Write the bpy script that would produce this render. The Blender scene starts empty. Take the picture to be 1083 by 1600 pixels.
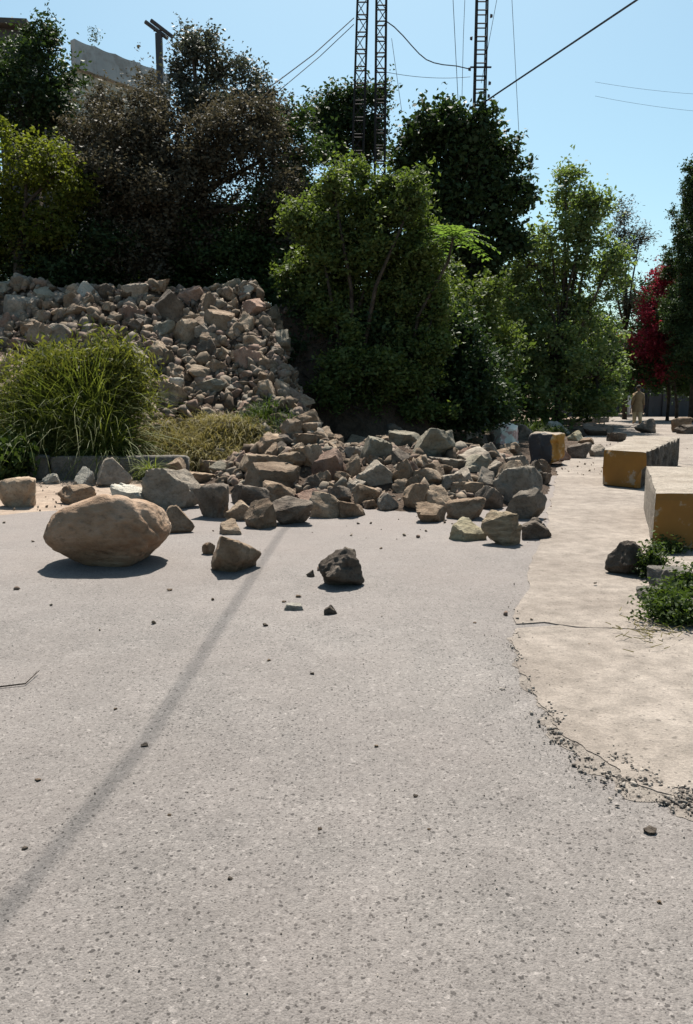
import bpy, bmesh, math, random
import numpy as np
from mathutils import Vector, Matrix, noise as mnoise

# ------------------------------------------------------------------ camera, sky, sun, exposure
S = bpy.context.scene
COL = S.collection
F, PITCH, CAMH = 1250.0, math.radians(8.63), 1.5
cam_d = bpy.data.cameras.new('camera'); cam = bpy.data.objects.new('camera', cam_d); COL.objects.link(cam)
cam_d.sensor_fit = 'VERTICAL'; cam_d.sensor_height = 24; cam_d.sensor_width = 24
cam_d.lens = 24 * F / 1600; cam_d.clip_end = 6000; cam_d.clip_start = 0.05
cam.location = (0, 0, CAMH); cam.rotation_euler = (math.radians(90) - PITCH, 0, 0)
S.camera = cam
SUN_EL, SUN_AZ = math.radians(60), math.radians(2)          # azimuth measured from +Y towards +X
SUN = Vector((math.sin(SUN_AZ) * math.cos(SUN_EL), math.cos(SUN_AZ) * math.cos(SUN_EL), math.sin(SUN_EL)))
w = bpy.data.worlds.new('World'); S.world = w; w.use_nodes = True
nt = w.node_tree; nt.nodes.clear()
sky = nt.nodes.new('ShaderNodeTexSky'); sky.sky_type = 'NISHITA'; sky.sun_disc = False
sky.sun_elevation = SUN_EL; sky.sun_rotation = SUN_AZ
sky.air_density = 1.0; sky.dust_density = 1.9; sky.ozone_density = 0.6; sky.altitude = 200
bg = nt.nodes.new('ShaderNodeBackground'); bg.inputs[1].default_value = 0.066
ow = nt.nodes.new('ShaderNodeOutputWorld')
tint = nt.nodes.new('ShaderNodeMix'); tint.data_type = 'RGBA'; tint.blend_type = 'MULTIPLY'; tint.inputs[0].default_value = 1; tint.inputs[7].default_value = (.86, 1.07, 1.0, 1)
nt.links.new(sky.outputs[0], tint.inputs[6]); nt.links.new(tint.outputs[2], bg.inputs[0]); nt.links.new(bg.outputs[0], ow.inputs[0])
sl = bpy.data.lights.new('sun', 'SUN'); sl.energy = 5.0; sl.angle = math.radians(0.53); sl.color = (1.0, 0.94, 0.86)
so = bpy.data.objects.new('sun', sl); COL.objects.link(so); so.location = (0, 0, 40)
so.rotation_euler = (-SUN).to_track_quat('-Z', 'Y').to_euler()
S.view_settings.view_transform = 'Standard'; S.view_settings.look = 'None'
S.view_settings.exposure = 1.1; S.view_settings.gamma = 1; S.view_settings.use_curve_mapping = False
S.render.engine = 'CYCLES'; S.cycles.use_denoising = True
S.cycles.max_bounces = 6; S.cycles.diffuse_bounces = 3; S.cycles.transparent_max_bounces = 8

RNG = np.random.default_rng(7); random.seed(7)

# ------------------------------------------------------------------ mapping a photographed direction to a place
def ray(px, py):
    xc, yc = (px - 541.5) / F, (800 - py) / F
    return Vector((xc, math.cos(PITCH) + yc * math.sin(PITCH), -math.sin(PITCH) + yc * math.cos(PITCH)))
def at(px, py, Y):
    d = ray(px, py); return Vector((0, 0, CAMH)) + d * (Y / d.y)
def G(px, py, z=0.0):
    d = ray(px, py); return Vector((0, 0, CAMH)) + d * ((z - CAMH) / d.z)
def pxm(Y): return Y / F        # metres per photo pixel at distance Y (roughly)

# ------------------------------------------------------------------ numpy noise
def _hash(ix, iy, iz):
    h = (ix * 374761393 + iy * 668265263 + iz * 2147483647 + 1274126177) & 0xffffffff
    h = ((h ^ (h >> 13)) * 1274126177) & 0xffffffff
    h = h ^ (h >> 16)
    return (h & 0xffff) / 65535.0
def vnoise(p):
    p = np.asarray(p, float); i = np.floor(p).astype(np.int64); f = p - i; f = f * f * (3 - 2 * f)
    r = 0
    for dx in (0, 1):
        for dy in (0, 1):
            for dz in (0, 1):
                wgt = (f[:, 0] if dx else 1 - f[:, 0]) * (f[:, 1] if dy else 1 - f[:, 1]) * (f[:, 2] if dz else 1 - f[:, 2])
                r = r + wgt * _hash(i[:, 0] + dx, i[:, 1] + dy, i[:, 2] + dz)
    return r * 2 - 1
def fbm(p, o=4, g=0.5):
    r = 0; a = 1.0; p = np.asarray(p, float)
    for k in range(o):
        r = r + a * vnoise(p * (2 ** k) + 17.3 * k); a *= g
    return r
def sstep(a, b, x):
    t = np.clip((np.asarray(x, float) - a) / (b - a), 0, 1); return t * t * (3 - 2 * t)

# ------------------------------------------------------------------ terrain height
TOPZ = 3.85
def Hs(x, y):
    x = np.asarray(x, float); y = np.asarray(y, float)
    xb = -1.75 + (20 - y) * 0.30
    m = 1 - sstep(-0.5, 0.75, x - xb)
    prof = np.clip((y - 14.3) / 5.6, 0, 1)
    prof = prof ** 1.12
    top = TOPZ - 0.10 * np.clip(x + 1.5, -6, 0) * 0 
    a = prof * top * m
    bank = 3.6 * sstep(18.0, 20.4, y) * (1 - sstep(-.3, 3.2, x)) * sstep(-3, -1.6, x)
    plate = TOPZ * sstep(19.6, 21, y) * (1 - sstep(-3, -0.8, x))
    a = np.maximum(np.maximum(a, bank), plate)
    # heap tumbled across the road
    r = np.sqrt(((x - 1.05) / 2.35) ** 2 + ((y - 14.3) / 4.5) ** 2)
    mound = 0.66 * np.clip(1 - r, 0, 1) ** 0.8
    r2 = np.sqrt(((x + 0.75) / 1.7) ** 2 + ((y - 14.2) / 3.2) ** 2)
    mound = np.maximum(mound, 0.8 * np.clip(1 - r2, 0, 1) ** 0.9)
    return np.maximum(a, mound)
def H(x, y):
    h = Hs(x, y)
    n = fbm(np.stack([np.atleast_1d(x) * 1.3, np.atleast_1d(y) * 1.3, np.zeros_like(np.atleast_1d(x), dtype=float)], 1), 3)
    return float(h + n[0] * 0.16 * min(1, float(h) / 0.6)) if np.ndim(h) == 0 else h + n.reshape(np.shape(h)) * 0.16 * np.clip(h / 0.6, 0, 1)
def hit(px, py):
    d = ray(px, py); t = np.linspace(2, 60, 1600)
    X = d.x / d.y * t; Z = CAMH + d.z / d.y * t
    hh = H(X, t)
    k = np.argmax(Z <= hh) if np.any(Z <= hh) else int(np.argmin(np.where(t < 21, Z - hh, 9)))
    return Vector((X[k], t[k], hh[k]))

# ------------------------------------------------------------------ mesh helpers
def tag(o, label=None, cat=None, group=None, kind=None):
    if label: o['label'] = label
    if cat: o['category'] = cat
    if group: o['group'] = group
    if kind: o['kind'] = kind
    return o
def link(name, me, mat=None, parent=None):
    o = bpy.data.objects.new(name, me); COL.objects.link(o)
    if mat is not None and me is not None and len(me.materials) == 0: me.materials.append(mat)
    if parent: o.parent = parent
    return o
def empty(name, loc=(0, 0, 0), rz=0):
    o = bpy.data.objects.new(name, None); COL.objects.link(o); o.location = loc; o.rotation_euler.z = rz
    o.empty_display_size = 0.2
    return o
def mesh_np(name, V, Fc, smooth=False):
    """V (n,3); Fc (m,k) equal sized faces"""
    me = bpy.data.meshes.new(name); V = np.asarray(V, np.float32); Fc = np.asarray(Fc, np.int32)
    me.vertices.add(len(V)); me.vertices.foreach_set('co', V.ravel())
    k = Fc.shape[1]; me.loops.add(Fc.size); me.loops.foreach_set('vertex_index', Fc.ravel())
    me.polygons.add(len(Fc)); me.polygons.foreach_set('loop_start', np.arange(0, Fc.size, k, dtype=np.int32))
    try: me.polygons.foreach_set('loop_total', np.full(len(Fc), k, np.int32))
    except Exception: pass
    me.update(calc_edges=True); me.validate()
    if smooth: me.shade_smooth()
    return me
class MB:
    def __init__(s): s.v = []; s.f = []
    def add(s, V, Fc):
        n = len(s.v); s.v += [tuple(a) for a in V]; s.f += [tuple(i + n for i in f) for f in Fc]; return s
    def box(s, c, d, rz=0, M=None):
        V = []
        for z in (-.5, .5):
            for x, y in ((-.5, -.5), (.5, -.5), (.5, .5), (-.5, .5)):
                p = Vector((x * d[0], y * d[1], z * d[2]))
                if M: p = M @ p
                if rz: p = Matrix.Rotation(rz, 3, 'Z') @ p
                V.append(p + Vector(c))
        return s.add(V, [(3, 2, 1, 0), (4, 5, 6, 7), (0, 1, 5, 4), (1, 2, 6, 5), (2, 3, 7, 6), (3, 0, 4, 7)])
    def bar(s, a, b, r, r2=None, n=6):
        a = Vector(a); b = Vector(b); d = (b - a)
        if d.length < 1e-6: return s
        q = d.to_track_quat('Z', 'Y'); r2 = r if r2 is None else r2; V = []
        for c, rr in ((a, r), (b, r2)):
            for k in range(n):
                t = 2 * math.pi * k / n; V.append(c + q @ Vector((rr * math.cos(t), rr * math.sin(t), 0)))
        Fc = [(k, (k + 1) % n, n + (k + 1) % n, n + k) for k in range(n)] + [tuple(range(n - 1, -1, -1)), tuple(range(n, 2 * n))]
        return s.add(V, Fc)
    def tube(s, pts, rad, n=6):
        V = []; Fc = []; P = [Vector(p) for p in pts]
        for i, p in enumerate(P):
            d = (P[min(i + 1, len(P) - 1)] - P[max(i - 1, 0)]).normalized(); q = d.to_track_quat('Z', 'Y')
            r = rad[i] if hasattr(rad, '__len__') else rad
            for k in range(n):
                t = 2 * math.pi * k / n; V.append(p + q @ Vector((r * math.cos(t), r * math.sin(t), 0)))
        for i in range(len(P) - 1):
            for k in range(n):
                Fc.append((i * n + k, i * n + (k + 1) % n, (i + 1) * n + (k + 1) % n, (i + 1) * n + k))
        Fc.append(tuple(range(n - 1, -1, -1))); Fc.append(tuple(range((len(P) - 1) * n, len(P) * n)))
        return s.add(V, Fc)
    def build(s, name, mat, parent=None, smooth=False):
        me = bpy.data.meshes.new(name); me.from_pydata(s.v, [], s.f); me.update()
        if smooth: me.shade_smooth()
        return link(name, me, mat, parent)

# ------------------------------------------------------------------ materials
def mat(name):
    m = bpy.data.materials.new(name); m.use_nodes = True; n = m.node_tree.nodes; n.clear()
    return m, n, m.node_tree.links
def N(n, t, **kw):
    x = n.new(t)
    for k, v in kw.items():
        if k.startswith('i_'):
            key = k[2:]; key = int(key) if key.isdigit() else key.replace('_', ' ')
            x.inputs[key].default_value = v
        else: setattr(x, k, v)
    return x
def ramp(n, stops):
    r = n.new('ShaderNodeValToRGB'); e = r.color_ramp.elements
    e[0].position, e[0].color = stops[0][0], (*stops[0][1], 1)
    e[1].position, e[1].color = stops[-1][0], (*stops[-1][1], 1)
    for p, c in stops[1:-1]:
        k = e.new(p); k.color = (*c, 1)
    return r
ALB = 0.72
def g3(v): return (v, v, v)
def al(stops): return [(p, tuple(c * ALB for c in q)) for p, q in stops]
def rock_mat(name, c1, c2, c3, rough=0.92, stria=False, fs=14.0):
    m, n, l = mat(name)
    tc = N(n, 'ShaderNodeTexCoord'); oi = N(n, 'ShaderNodeObjectInfo')
    mp = N(n, 'ShaderNodeMapping'); l.new(tc.outputs['Object'], mp.inputs[0])
    cx = N(n, 'ShaderNodeCombineXYZ'); mu = N(n, 'ShaderNodeMath', operation='MULTIPLY', i_1=37.0)
    l.new(oi.outputs['Random'], mu.inputs[0]); [l.new(mu.outputs[0], cx.inputs[i]) for i in range(3)]
    l.new(cx.outputs[0], mp.inputs['Location'])
    n1 = N(n, 'ShaderNodeTexNoise', i_Scale=2.2, i_Detail=6.0, i_Roughness=0.65)
    n2 = N(n, 'ShaderNodeTexNoise', i_Scale=fs, i_Detail=9.0, i_Roughness=0.74)
    if stria: mp.inputs['Scale'].default_value = (1, 1, 4)
    l.new(mp.outputs[0], n1.inputs[0]); l.new(mp.outputs[0], n2.inputs[0])
    r = ramp(n, al([(0.34, c1), (0.5, c2), (0.66, c3)])); l.new(n1.outputs[0], r.inputs[0])
    r2 = ramp(n, [(0.32, g3(0.45)), (0.46, g3(0.88)), (0.6, g3(1.0)), (0.72, g3(1.2))]); l.new(n2.outputs[0], r2.inputs[0])
    mx = N(n, 'ShaderNodeMix', data_type='RGBA', blend_type='MULTIPLY'); mx.inputs[0].default_value = 1
    l.new(r.outputs[0], mx.inputs[6]); l.new(r2.outputs[0], mx.inputs[7])
    # each stone a little lighter or darker
    mr = N(n, 'ShaderNodeMapRange', i_3=0.64, i_4=1.14); l.new(oi.outputs['Random'], mr.inputs[0])
    mv = N(n, 'ShaderNodeVectorMath', operation='SCALE'); l.new(mx.outputs[2], mv.inputs[0]); l.new(mr.outputs[0], mv.inputs['Scale'])
    b = N(n, 'ShaderNodeBsdfPrincipled', i_Roughness=rough); b.inputs['Specular IOR Level'].default_value = 0.25
    l.new(mv.outputs[0], b.inputs['Base Color'])
    bp = N(n, 'ShaderNodeBump', i_Strength=0.75, i_Distance=0.035); l.new(n2.outputs[0], bp.inputs['Height'])
    bp2 = N(n, 'ShaderNodeBump', i_Strength=0.5, i_Distance=0.12); l.new(n1.outputs[0], bp2.inputs['Height']); l.new(bp.outputs[0], bp2.inputs['Normal'])
    l.new(bp2.outputs[0], b.inputs['Normal'])
    o = N(n, 'ShaderNodeOutputMaterial'); l.new(b.outputs[0], o.inputs[0])
    return m
RM = {
 'brown': rock_mat('rock_brown', (.22, .145, .092), (.34, .24, .16), (.43, .32, .225)),
 'tan': rock_mat('rock_tan', (.31, .215, .14), (.46, .34, .235), (.55, .43, .31)),
 'grey': rock_mat('rock_grey', (.24, .195, .15), (.37, .31, .245), (.48, .41, .33)),
 'dark': rock_mat('rock_dark', (.11, .082, .06), (.18, .142, .11), (.29, .235, .185)),
 'green': rock_mat('rock_green', (.25, .215, .155), (.35, .31, .235), (.43, .39, .30)),
 'red': rock_mat('rock_red', (.30, .18, .13), (.42, .275, .205), (.52, .36, .275)),
 'pale': rock_mat('rock_pale', (.44, .41, .34), (.56, .52, .44), (.66, .61, .52)),
 'yellowish': rock_mat('rock_yellowish', (.42, .35, .22), (.56, .48, .31), (.64, .56, .39)),
 'striped': rock_mat('rock_striped', (.20, .15, .095), (.34, .26, .17), (.50, .40, .27), stria=True),
}
def ground_mat(name, stops, sc=0.6, fine=60, bump=0.4, speck=None, dist=0.02):
    m, n, l = mat(name); tc = N(n, 'ShaderNodeTexCoord')
    n1 = N(n, 'ShaderNodeTexNoise', i_Scale=sc, i_Detail=6.0, i_Roughness=0.6)
    n2 = N(n, 'ShaderNodeTexNoise', i_Scale=fine, i_Detail=5.0, i_Roughness=0.7)
    n3 = N(n, 'ShaderNodeTexNoise', i_Scale=sc * 8, i_Detail=5.0, i_Roughness=0.6)
    for k in (n1, n2, n3): l.new(tc.outputs['Object'], k.inputs[0])
    r = ramp(n, al(stops)); l.new(n1.outputs[0], r.inputs[0])
    r2 = ramp(n, [(0.3, g3(0.7)), (0.7, g3(1.2))]); l.new(n2.outputs[0], r2.inputs[0])
    r3 = ramp(n, [(0.3, g3(0.78)), (0.55, g3(1.0)), (0.72, g3(1.12))]); l.new(n3.outputs[0], r3.inputs[0])
    a = N(n, 'ShaderNodeMix', data_type='RGBA', blend_type='MULTIPLY'); a.inputs[0].default_value = 1
    l.new(r.outputs[0], a.inputs[6]); l.new(r2.outputs[0], a.inputs[7])
    c = N(n, 'ShaderNodeMix', data_type='RGBA', blend_type='MULTIPLY'); c.inputs[0].default_value = 1
    l.new(a.outputs[2], c.inputs[6]); l.new(r3.outputs[0], c.inputs[7])
    out = c.outputs[2]
    if speck:
        for sc_, th, lo, val in speck:
            vv = N(n, 'ShaderNodeTexVoronoi', i_Scale=sc_); nz = N(n, 'ShaderNodeTexNoise', i_Scale=sc_ * 1.2, i_Detail=3.0); l.new(tc.outputs['Object'], nz.inputs[0])
            mv_ = N(n, 'ShaderNodeMix', data_type='VECTOR'); mv_.inputs[0].default_value = .8 / sc_; l.new(tc.outputs['Object'], mv_.inputs[4]); l.new(nz.outputs['Color'], mv_.inputs[5]); l.new(mv_.outputs[1], vv.inputs['Vector'])
            sp = N(n, 'ShaderNodeSeparateColor'); l.new(vv.outputs['Color'], sp.inputs[0]); rd = N(n, 'ShaderNodeMapRange', i_1=lo, i_2=1.0, i_3=-.05, i_4=th); l.new(sp.outputs[0], rd.inputs[0])
            sb = N(n, 'ShaderNodeMath', operation='SUBTRACT'); l.new(vv.outputs['Distance'], sb.inputs[0]); l.new(rd.outputs[0], sb.inputs[1])
            rr_ = ramp(n, [(0.0, g3(val)), (.1, g3(1.0))]); l.new(sb.outputs[0], rr_.inputs[0])
            q_ = N(n, 'ShaderNodeMix', data_type='RGBA', blend_type='MULTIPLY'); q_.inputs[0].default_value = 1; l.new(out, q_.inputs[6]); l.new(rr_.outputs[0], q_.inputs[7]); out = q_.outputs[2]
    b = N(n, 'ShaderNodeBsdfPrincipled', i_Roughness=0.95); b.inputs['Specular IOR Level'].default_value = 0.2
    l.new(out, b.inputs['Base Color'])
    bp = N(n, 'ShaderNodeBump', i_Strength=bump, i_Distance=dist); l.new(n2.outputs[0], bp.inputs['Height'])
    bp2 = N(n, 'ShaderNodeBump', i_Strength=bump, i_Distance=dist * 3); l.new(n3.outputs[0], bp2.inputs['Height']); l.new(bp.outputs[0], bp2.inputs['Normal'])
    l.new(bp2.outputs[0], b.inputs['Normal'])
    o = N(n, 'ShaderNodeOutputMaterial'); l.new(b.outputs[0], o.inputs[0])
    return m
M_dirt = ground_mat('dirt', [(.3, (.20, .145, .10)), (.5, (.30, .22, .16)), (.7, (.38, .29, .22))], 0.5, 40, 0.6)
M_soil = ground_mat('soil', [(.3, (.07, .047, .033)), (.5, (.12, .082, .057)), (.7, (.17, .12, .085))], 0.9, 22, 0.9, dist=0.06)
M_verge = ground_mat('verge', [(.3, (.30, .225, .17)), (.5, (.37, .285, .22)), (.7, (.42, .34, .27))], 0.8, 70, 0.4)
M_concrete = ground_mat('old_concrete', [(.3, (.238, .200, .170)), (.5, (.298, .255, .218)), (.7, (.375, .325, .28))], 0.9, 90, 0.6, dist=0.012, speck=((50, .35, .7, .6), (16, .18, .8, .55), (5, .10, .7, .7)))
M_blocktop = ground_mat('block_concrete', [(.3, (.26, .215, .17)), (.5, (.35, .30, .245)), (.7, (.42, .365, .305))], 2.5, 50, 0.7, dist=0.012, speck=((40, .35, .7, .55), (9, .2, .75, .6)))
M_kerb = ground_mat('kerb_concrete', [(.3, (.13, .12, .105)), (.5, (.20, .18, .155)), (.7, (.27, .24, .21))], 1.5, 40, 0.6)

def asphalt_mat():
    m, n, l = mat('asphalt'); tc = N(n, 'ShaderNodeTexCoord')
    co = tc.outputs['Object']
    big = N(n, 'ShaderNodeTexNoise', i_Scale=0.35, i_Detail=5.0, i_Roughness=0.6); l.new(co, big.inputs[0])
    mid = N(n, 'ShaderNodeTexNoise', i_Scale=3.5, i_Detail=6.0, i_Roughness=0.65); l.new(co, mid.inputs[0])
    v = N(n, 'ShaderNodeTexVoronoi', i_Scale=150.0); l.new(co, v.inputs['Vector'])
    v2 = N(n, 'ShaderNodeTexVoronoi', i_Scale=75.0); l.new(co, v2.inputs['Vector'])
    fn = N(n, 'ShaderNodeTexNoise', i_Scale=85.0, i_Detail=6.0, i_Roughness=0.75); l.new(co, fn.inputs[0])
    base = ramp(n, [(.3, (.132, .119, .110)), (.5, (.158, .143, .133)), (.7, (.190, .173, .160))]); l.new(big.outputs[0], base.inputs[0])
    # stones of the mix: a different grey each
    sep = N(n, 'ShaderNodeSeparateColor'); l.new(v.outputs['Color'], sep.inputs[0])
    st = ramp(n, [(0.0, g3(0.72)), (0.18, g3(0.9)), (0.75, g3(1.03)), (1.0, g3(1.28))]); l.new(sep.outputs[0], st.inputs[0])
    sep2 = N(n, 'ShaderNodeSeparateColor'); l.new(v2.outputs['Color'], sep2.inputs[0])
    st2 = ramp(n, [(0.0, g3(0.72)), (0.15, g3(0.95)), (0.9, g3(1.0)), (1.0, g3(1.35))]); l.new(sep2.outputs[1], st2.inputs[0])
    # pits
    pit = ramp(n, [(0.28, g3(0.45)), (0.40, g3(0.95)), (0.60, g3(1.0)), (0.75, g3(1.1))]); l.new(fn.outputs[0], pit.inputs[0])
    md = ramp(n, [(0.3, g3(0.86)), (0.7, g3(1.12))]); l.new(mid.outputs[0], md.inputs[0])
    cur = base.outputs[0]
    def spots(scale, thr, lo, col, soft):
        nz = N(n, 'ShaderNodeTexNoise', i_Scale=scale * 1.3, i_Detail=3.0); l.new(co, nz.inputs[0])
        mxv = N(n, 'ShaderNodeMix', data_type='VECTOR'); mxv.inputs[0].default_value = 0.035 * 45 / scale * .5; l.new(co, mxv.inputs[4]); l.new(nz.outputs['Color'], mxv.inputs[5])
        vv = N(n, 'ShaderNodeTexVoronoi', i_Scale=scale); l.new(mxv.outputs[1], vv.inputs['Vector'])
        sp = N(n, 'ShaderNodeSeparateColor'); l.new(vv.outputs['Color'], sp.inputs[0])
        rd = N(n, 'ShaderNodeMapRange', i_1=lo, i_2=1.0, i_3=-.05, i_4=thr); l.new(sp.outputs[0], rd.inputs[0])
        sb = N(n, 'ShaderNodeMath', operation='SUBTRACT'); l.new(vv.outputs['Distance'], sb.inputs[0]); l.new(rd.outputs[0], sb.inputs[1])
        rr_ = ramp(n, [(0.0, g3(col)), (soft, g3(1.0))]); l.new(sb.outputs[0], rr_.inputs[0]); return rr_
    for k in (st, st2, pit, md, spots(60, .36, .62, .24, .10), spots(110, .42, .5, .40, .12), spots(38, .22, .75, .22, .06), spots(18, .14, .8, .3, .03), spots(30, .25, .9, 1.5, .06)):
        a = N(n, 'ShaderNodeMix', data_type='RGBA', blend_type='MULTIPLY'); a.inputs[0].default_value = 1
        l.new(cur, a.inputs[6]); l.new(k.outputs[0], a.inputs[7]); cur = a.outputs[2]
    # dust lying on the road, pinkish, thicker near the heap and in drifts
    sx = N(n, 'ShaderNodeSeparateXYZ'); l.new(co, sx.inputs[0])
    mr = N(n, 'ShaderNodeMapRange', i_1=4.5, i_2=10.5, i_3=0.0, i_4=0.75); l.new(sx.outputs[1], mr.inputs[0])
    dn = N(n, 'ShaderNodeTexNoise', i_Scale=0.9, i_Detail=7.0, i_Roughness=0.65); l.new(co, dn.inputs[0])
    dr = N(n, 'ShaderNodeMapRange', i_1=0.35, i_2=0.75, i_3=0.0, i_4=0.55); l.new(dn.outputs[0], dr.inputs[0])
    ad = N(n, 'ShaderNodeMath', operation='ADD', use_clamp=True); l.new(mr.outputs[0], ad.inputs[0]); l.new(dr.outputs[0], ad.inputs[1])
    ml = N(n, 'ShaderNodeMath', operation='MULTIPLY', i_1=0.72); l.new(ad.outputs[0], ml.inputs[0])
    dm = N(n, 'ShaderNodeMix', data_type='RGBA'); l.new(ml.outputs[0], dm.inputs[0]); l.new(cur, dm.inputs[6]); dm.inputs[7].default_value = (.165, .139, .126, 1)
    b = N(n, 'ShaderNodeBsdfPrincipled', i_Roughness=0.85); b.inputs['Specular IOR Level'].default_value = 0.3
    l.new(dm.outputs[2], b.inputs['Base Color'])
    bp = N(n, 'ShaderNodeBump', i_Strength=0.75, i_Distance=0.006); l.new(fn.outputs[0], bp.inputs['Height'])
    bp2 = N(n, 'ShaderNodeBump', i_Strength=0.6, i_Distance=0.004); bp2.invert = True; l.new(v.outputs['Distance'], bp2.inputs['Height']); l.new(bp.outputs[0], bp2.inputs['Normal'])
    bp3 = N(n, 'ShaderNodeBump', i_Strength=0.4, i_Distance=0.03); l.new(mid.outputs[0], bp3.inputs['Height']); l.new(bp2.outputs[0], bp3.inputs['Normal'])
    l.new(bp3.outputs[0], b.inputs['Normal'])
    o = N(n, 'ShaderNodeOutputMaterial'); l.new(b.outputs[0], o.inputs[0])
    return m
M_asphalt = asphalt_mat()
def paint_mat(name, col, worn, scale=5.0, lo=0.60, hi=0.66, rough=0.7):
    m, n, l = mat(name); tc = N(n, 'ShaderNodeTexCoord')
    n1 = N(n, 'ShaderNodeTexNoise', i_Scale=scale, i_Detail=8.0, i_Roughness=0.65); l.new(tc.outputs['Object'], n1.inputs[0])
    n2 = N(n, 'ShaderNodeTexNoise', i_Scale=scale * .5, i_Detail=5.0); l.new(tc.outputs['Object'], n2.inputs[0])
    r = ramp(n, [(lo, g3(0)), (hi, g3(1))]); l.new(n1.outputs[0], r.inputs[0])
    r2 = ramp(n, [(.3, tuple(c * .72 for c in col)), (.7, tuple(c * 1.12 for c in col))]); l.new(n2.outputs[0], r2.inputs[0])
    mx = N(n, 'ShaderNodeMix', data_type='RGBA'); l.new(r.outputs[0], mx.inputs[0]); l.new(r2.outputs[0], mx.inputs[6]); mx.inputs[7].default_value = (*worn, 1)
    b = N(n, 'ShaderNodeBsdfPrincipled', i_Roughness=rough); l.new(mx.outputs[2], b.inputs['Base Color'])
    bp = N(n, 'ShaderNodeBump', i_Strength=0.5, i_Distance=0.01); l.new(n1.outputs[0], bp.inputs['Height']); l.new(bp.outputs[0], b.inputs['Normal'])
    o = N(n, 'ShaderNodeOutputMaterial'); l.new(b.outputs[0], o.inputs[0]); return m
M_yellow = paint_mat('yellow_paint', (.22, .095, .006), (.26, .20, .13), scale=4.0, lo=.56, hi=.62)
M_yellow_dull = paint_mat('yellow_paint_dull', (.36, .17, .02), (.42, .33, .20), lo=.52)
M_pinkpaint = paint_mat('faded_red_and_white_paint', (.62, .36, .30), (.75, .72, .62), scale=3, lo=.45, hi=.52)
M_blackpaint = paint_mat('black_paint', (.05, .045, .045), (.16, .13, .11))
M_steel = paint_mat('weathered_steel', (.014, .013, .014), (.03, .022, .018), scale=8, rough=.95)
M_wire = paint_mat('cable', (.05, .05, .055), (.08, .08, .08))
M_wall_cream = paint_mat('cream_render', (.50, .46, .37), (.34, .31, .26), scale=1.5)
M_wall_grey = paint_mat('grey_render', (.05, .05, .055), (.035, .033, .03), scale=1.5)
M_bluegrey = paint_mat('blue_grey_metal', (.05, .06, .085), (.16, .12, .10), scale=2)
M_roofdark = paint_mat('dark_roof', (.06, .055, .05), (.10, .09, .08))
M_bark = ground_mat('bark', [(.3, (.05, .037, .028)), (.5, (.10, .078, .06)), (.7, (.16, .13, .10))], 4, 40, 0.9)
def cloth(name, c):
    m, n, l = mat(name); tc = N(n, 'ShaderNodeTexCoord')
    n1 = N(n, 'ShaderNodeTexNoise', i_Scale=6.0, i_Detail=5.0); l.new(tc.outputs['Object'], n1.inputs[0])
    r = ramp(n, [(.3, tuple(k * .75 for k in c)), (.7, tuple(k * 1.1 for k in c))]); l.new(n1.outputs[0], r.inputs[0])
    b = N(n, 'ShaderNodeBsdfPrincipled', i_Roughness=0.9); l.new(r.outputs[0], b.inputs['Base Color'])
    o = N(n, 'ShaderNodeOutputMaterial'); l.new(b.outputs[0], o.inputs[0]); return m
def leaf_mat(name, cols, trans=0.35, tcol=None, gloss=0.15, rough=0.6):
    m, n, l = mat(name)
    ge = N(n, 'ShaderNodeNewGeometry'); tc = N(n, 'ShaderNodeTexCoord')
    nz = N(n, 'ShaderNodeTexNoise', i_Scale=0.7, i_Detail=3.0); l.new(tc.outputs['Object'], nz.inputs[0])
    a = N(n, 'ShaderNodeMath', operation='MULTIPLY_ADD', i_1=0.62); l.new(ge.outputs['Random Per Island'], a.inputs[0])
    s_ = N(n, 'ShaderNodeMapRange', i_1=0.3, i_2=0.7, i_3=0.0, i_4=0.38); l.new(nz.outputs[0], s_.inputs[0]); l.new(s_.outputs[0], a.inputs[2])
    k = len(cols); r = ramp(n, [(i / (k - 1), c) for i, c in enumerate(cols)]); l.new(a.outputs[0], r.inputs[0])
    b = N(n, 'ShaderNodeBsdfPrincipled', i_Roughness=rough); b.inputs['Specular IOR Level'].default_value = gloss
    l.new(r.outputs[0], b.inputs['Base Color'])
    t = N(n, 'ShaderNodeBsdfTranslucent')
    hs = N(n, 'ShaderNodeMix', data_type='RGBA', blend_type='MULTIPLY'); hs.inputs[0].default_value = 1
    l.new(r.outputs[0], hs.inputs[6]); hs.inputs[7].default_value = (*(tcol or (1.5, 1.6, .6)), 1)
    l.new(hs.outputs[2], t.inputs[0])
    mx = N(n, 'ShaderNodeMixShader'); mx.inputs[0].default_value = trans
    l.new(b.outputs[0], mx.inputs[1]); l.new(t.outputs[0], mx.inputs[2])
    o = N(n, 'ShaderNodeOutputMaterial'); l.new(mx.outputs[0], o.inputs[0]); return m
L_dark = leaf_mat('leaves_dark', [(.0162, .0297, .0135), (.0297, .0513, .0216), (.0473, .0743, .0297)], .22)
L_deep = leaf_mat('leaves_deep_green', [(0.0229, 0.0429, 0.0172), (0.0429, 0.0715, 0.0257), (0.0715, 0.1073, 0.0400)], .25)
L_mid = leaf_mat('leaves_mid_green', [(0.0442, 0.0663, 0.0221), (0.0789, 0.1104, 0.0347), (0.1341, 0.1578, 0.0553)], .34)
L_light = leaf_mat('leaves_light_green', [(0.0626, 0.0983, 0.0394), (0.1162, 0.1573, 0.0644), (0.1877, 0.2234, 0.1073)], .36)
L_yellow = leaf_mat('leaves_yellow_green', [(0.0421, 0.0562, 0.0112), (0.0844, 0.0985, 0.0188), (0.1312, 0.1406, 0.0328)], .45)
L_grey = leaf_mat('leaves_grey_brown', [(.045, .042, .027), (.078, .070, .050), (.115, .102, .075)], .25, (1.2, 1.15, .9), gloss=.08)
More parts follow.
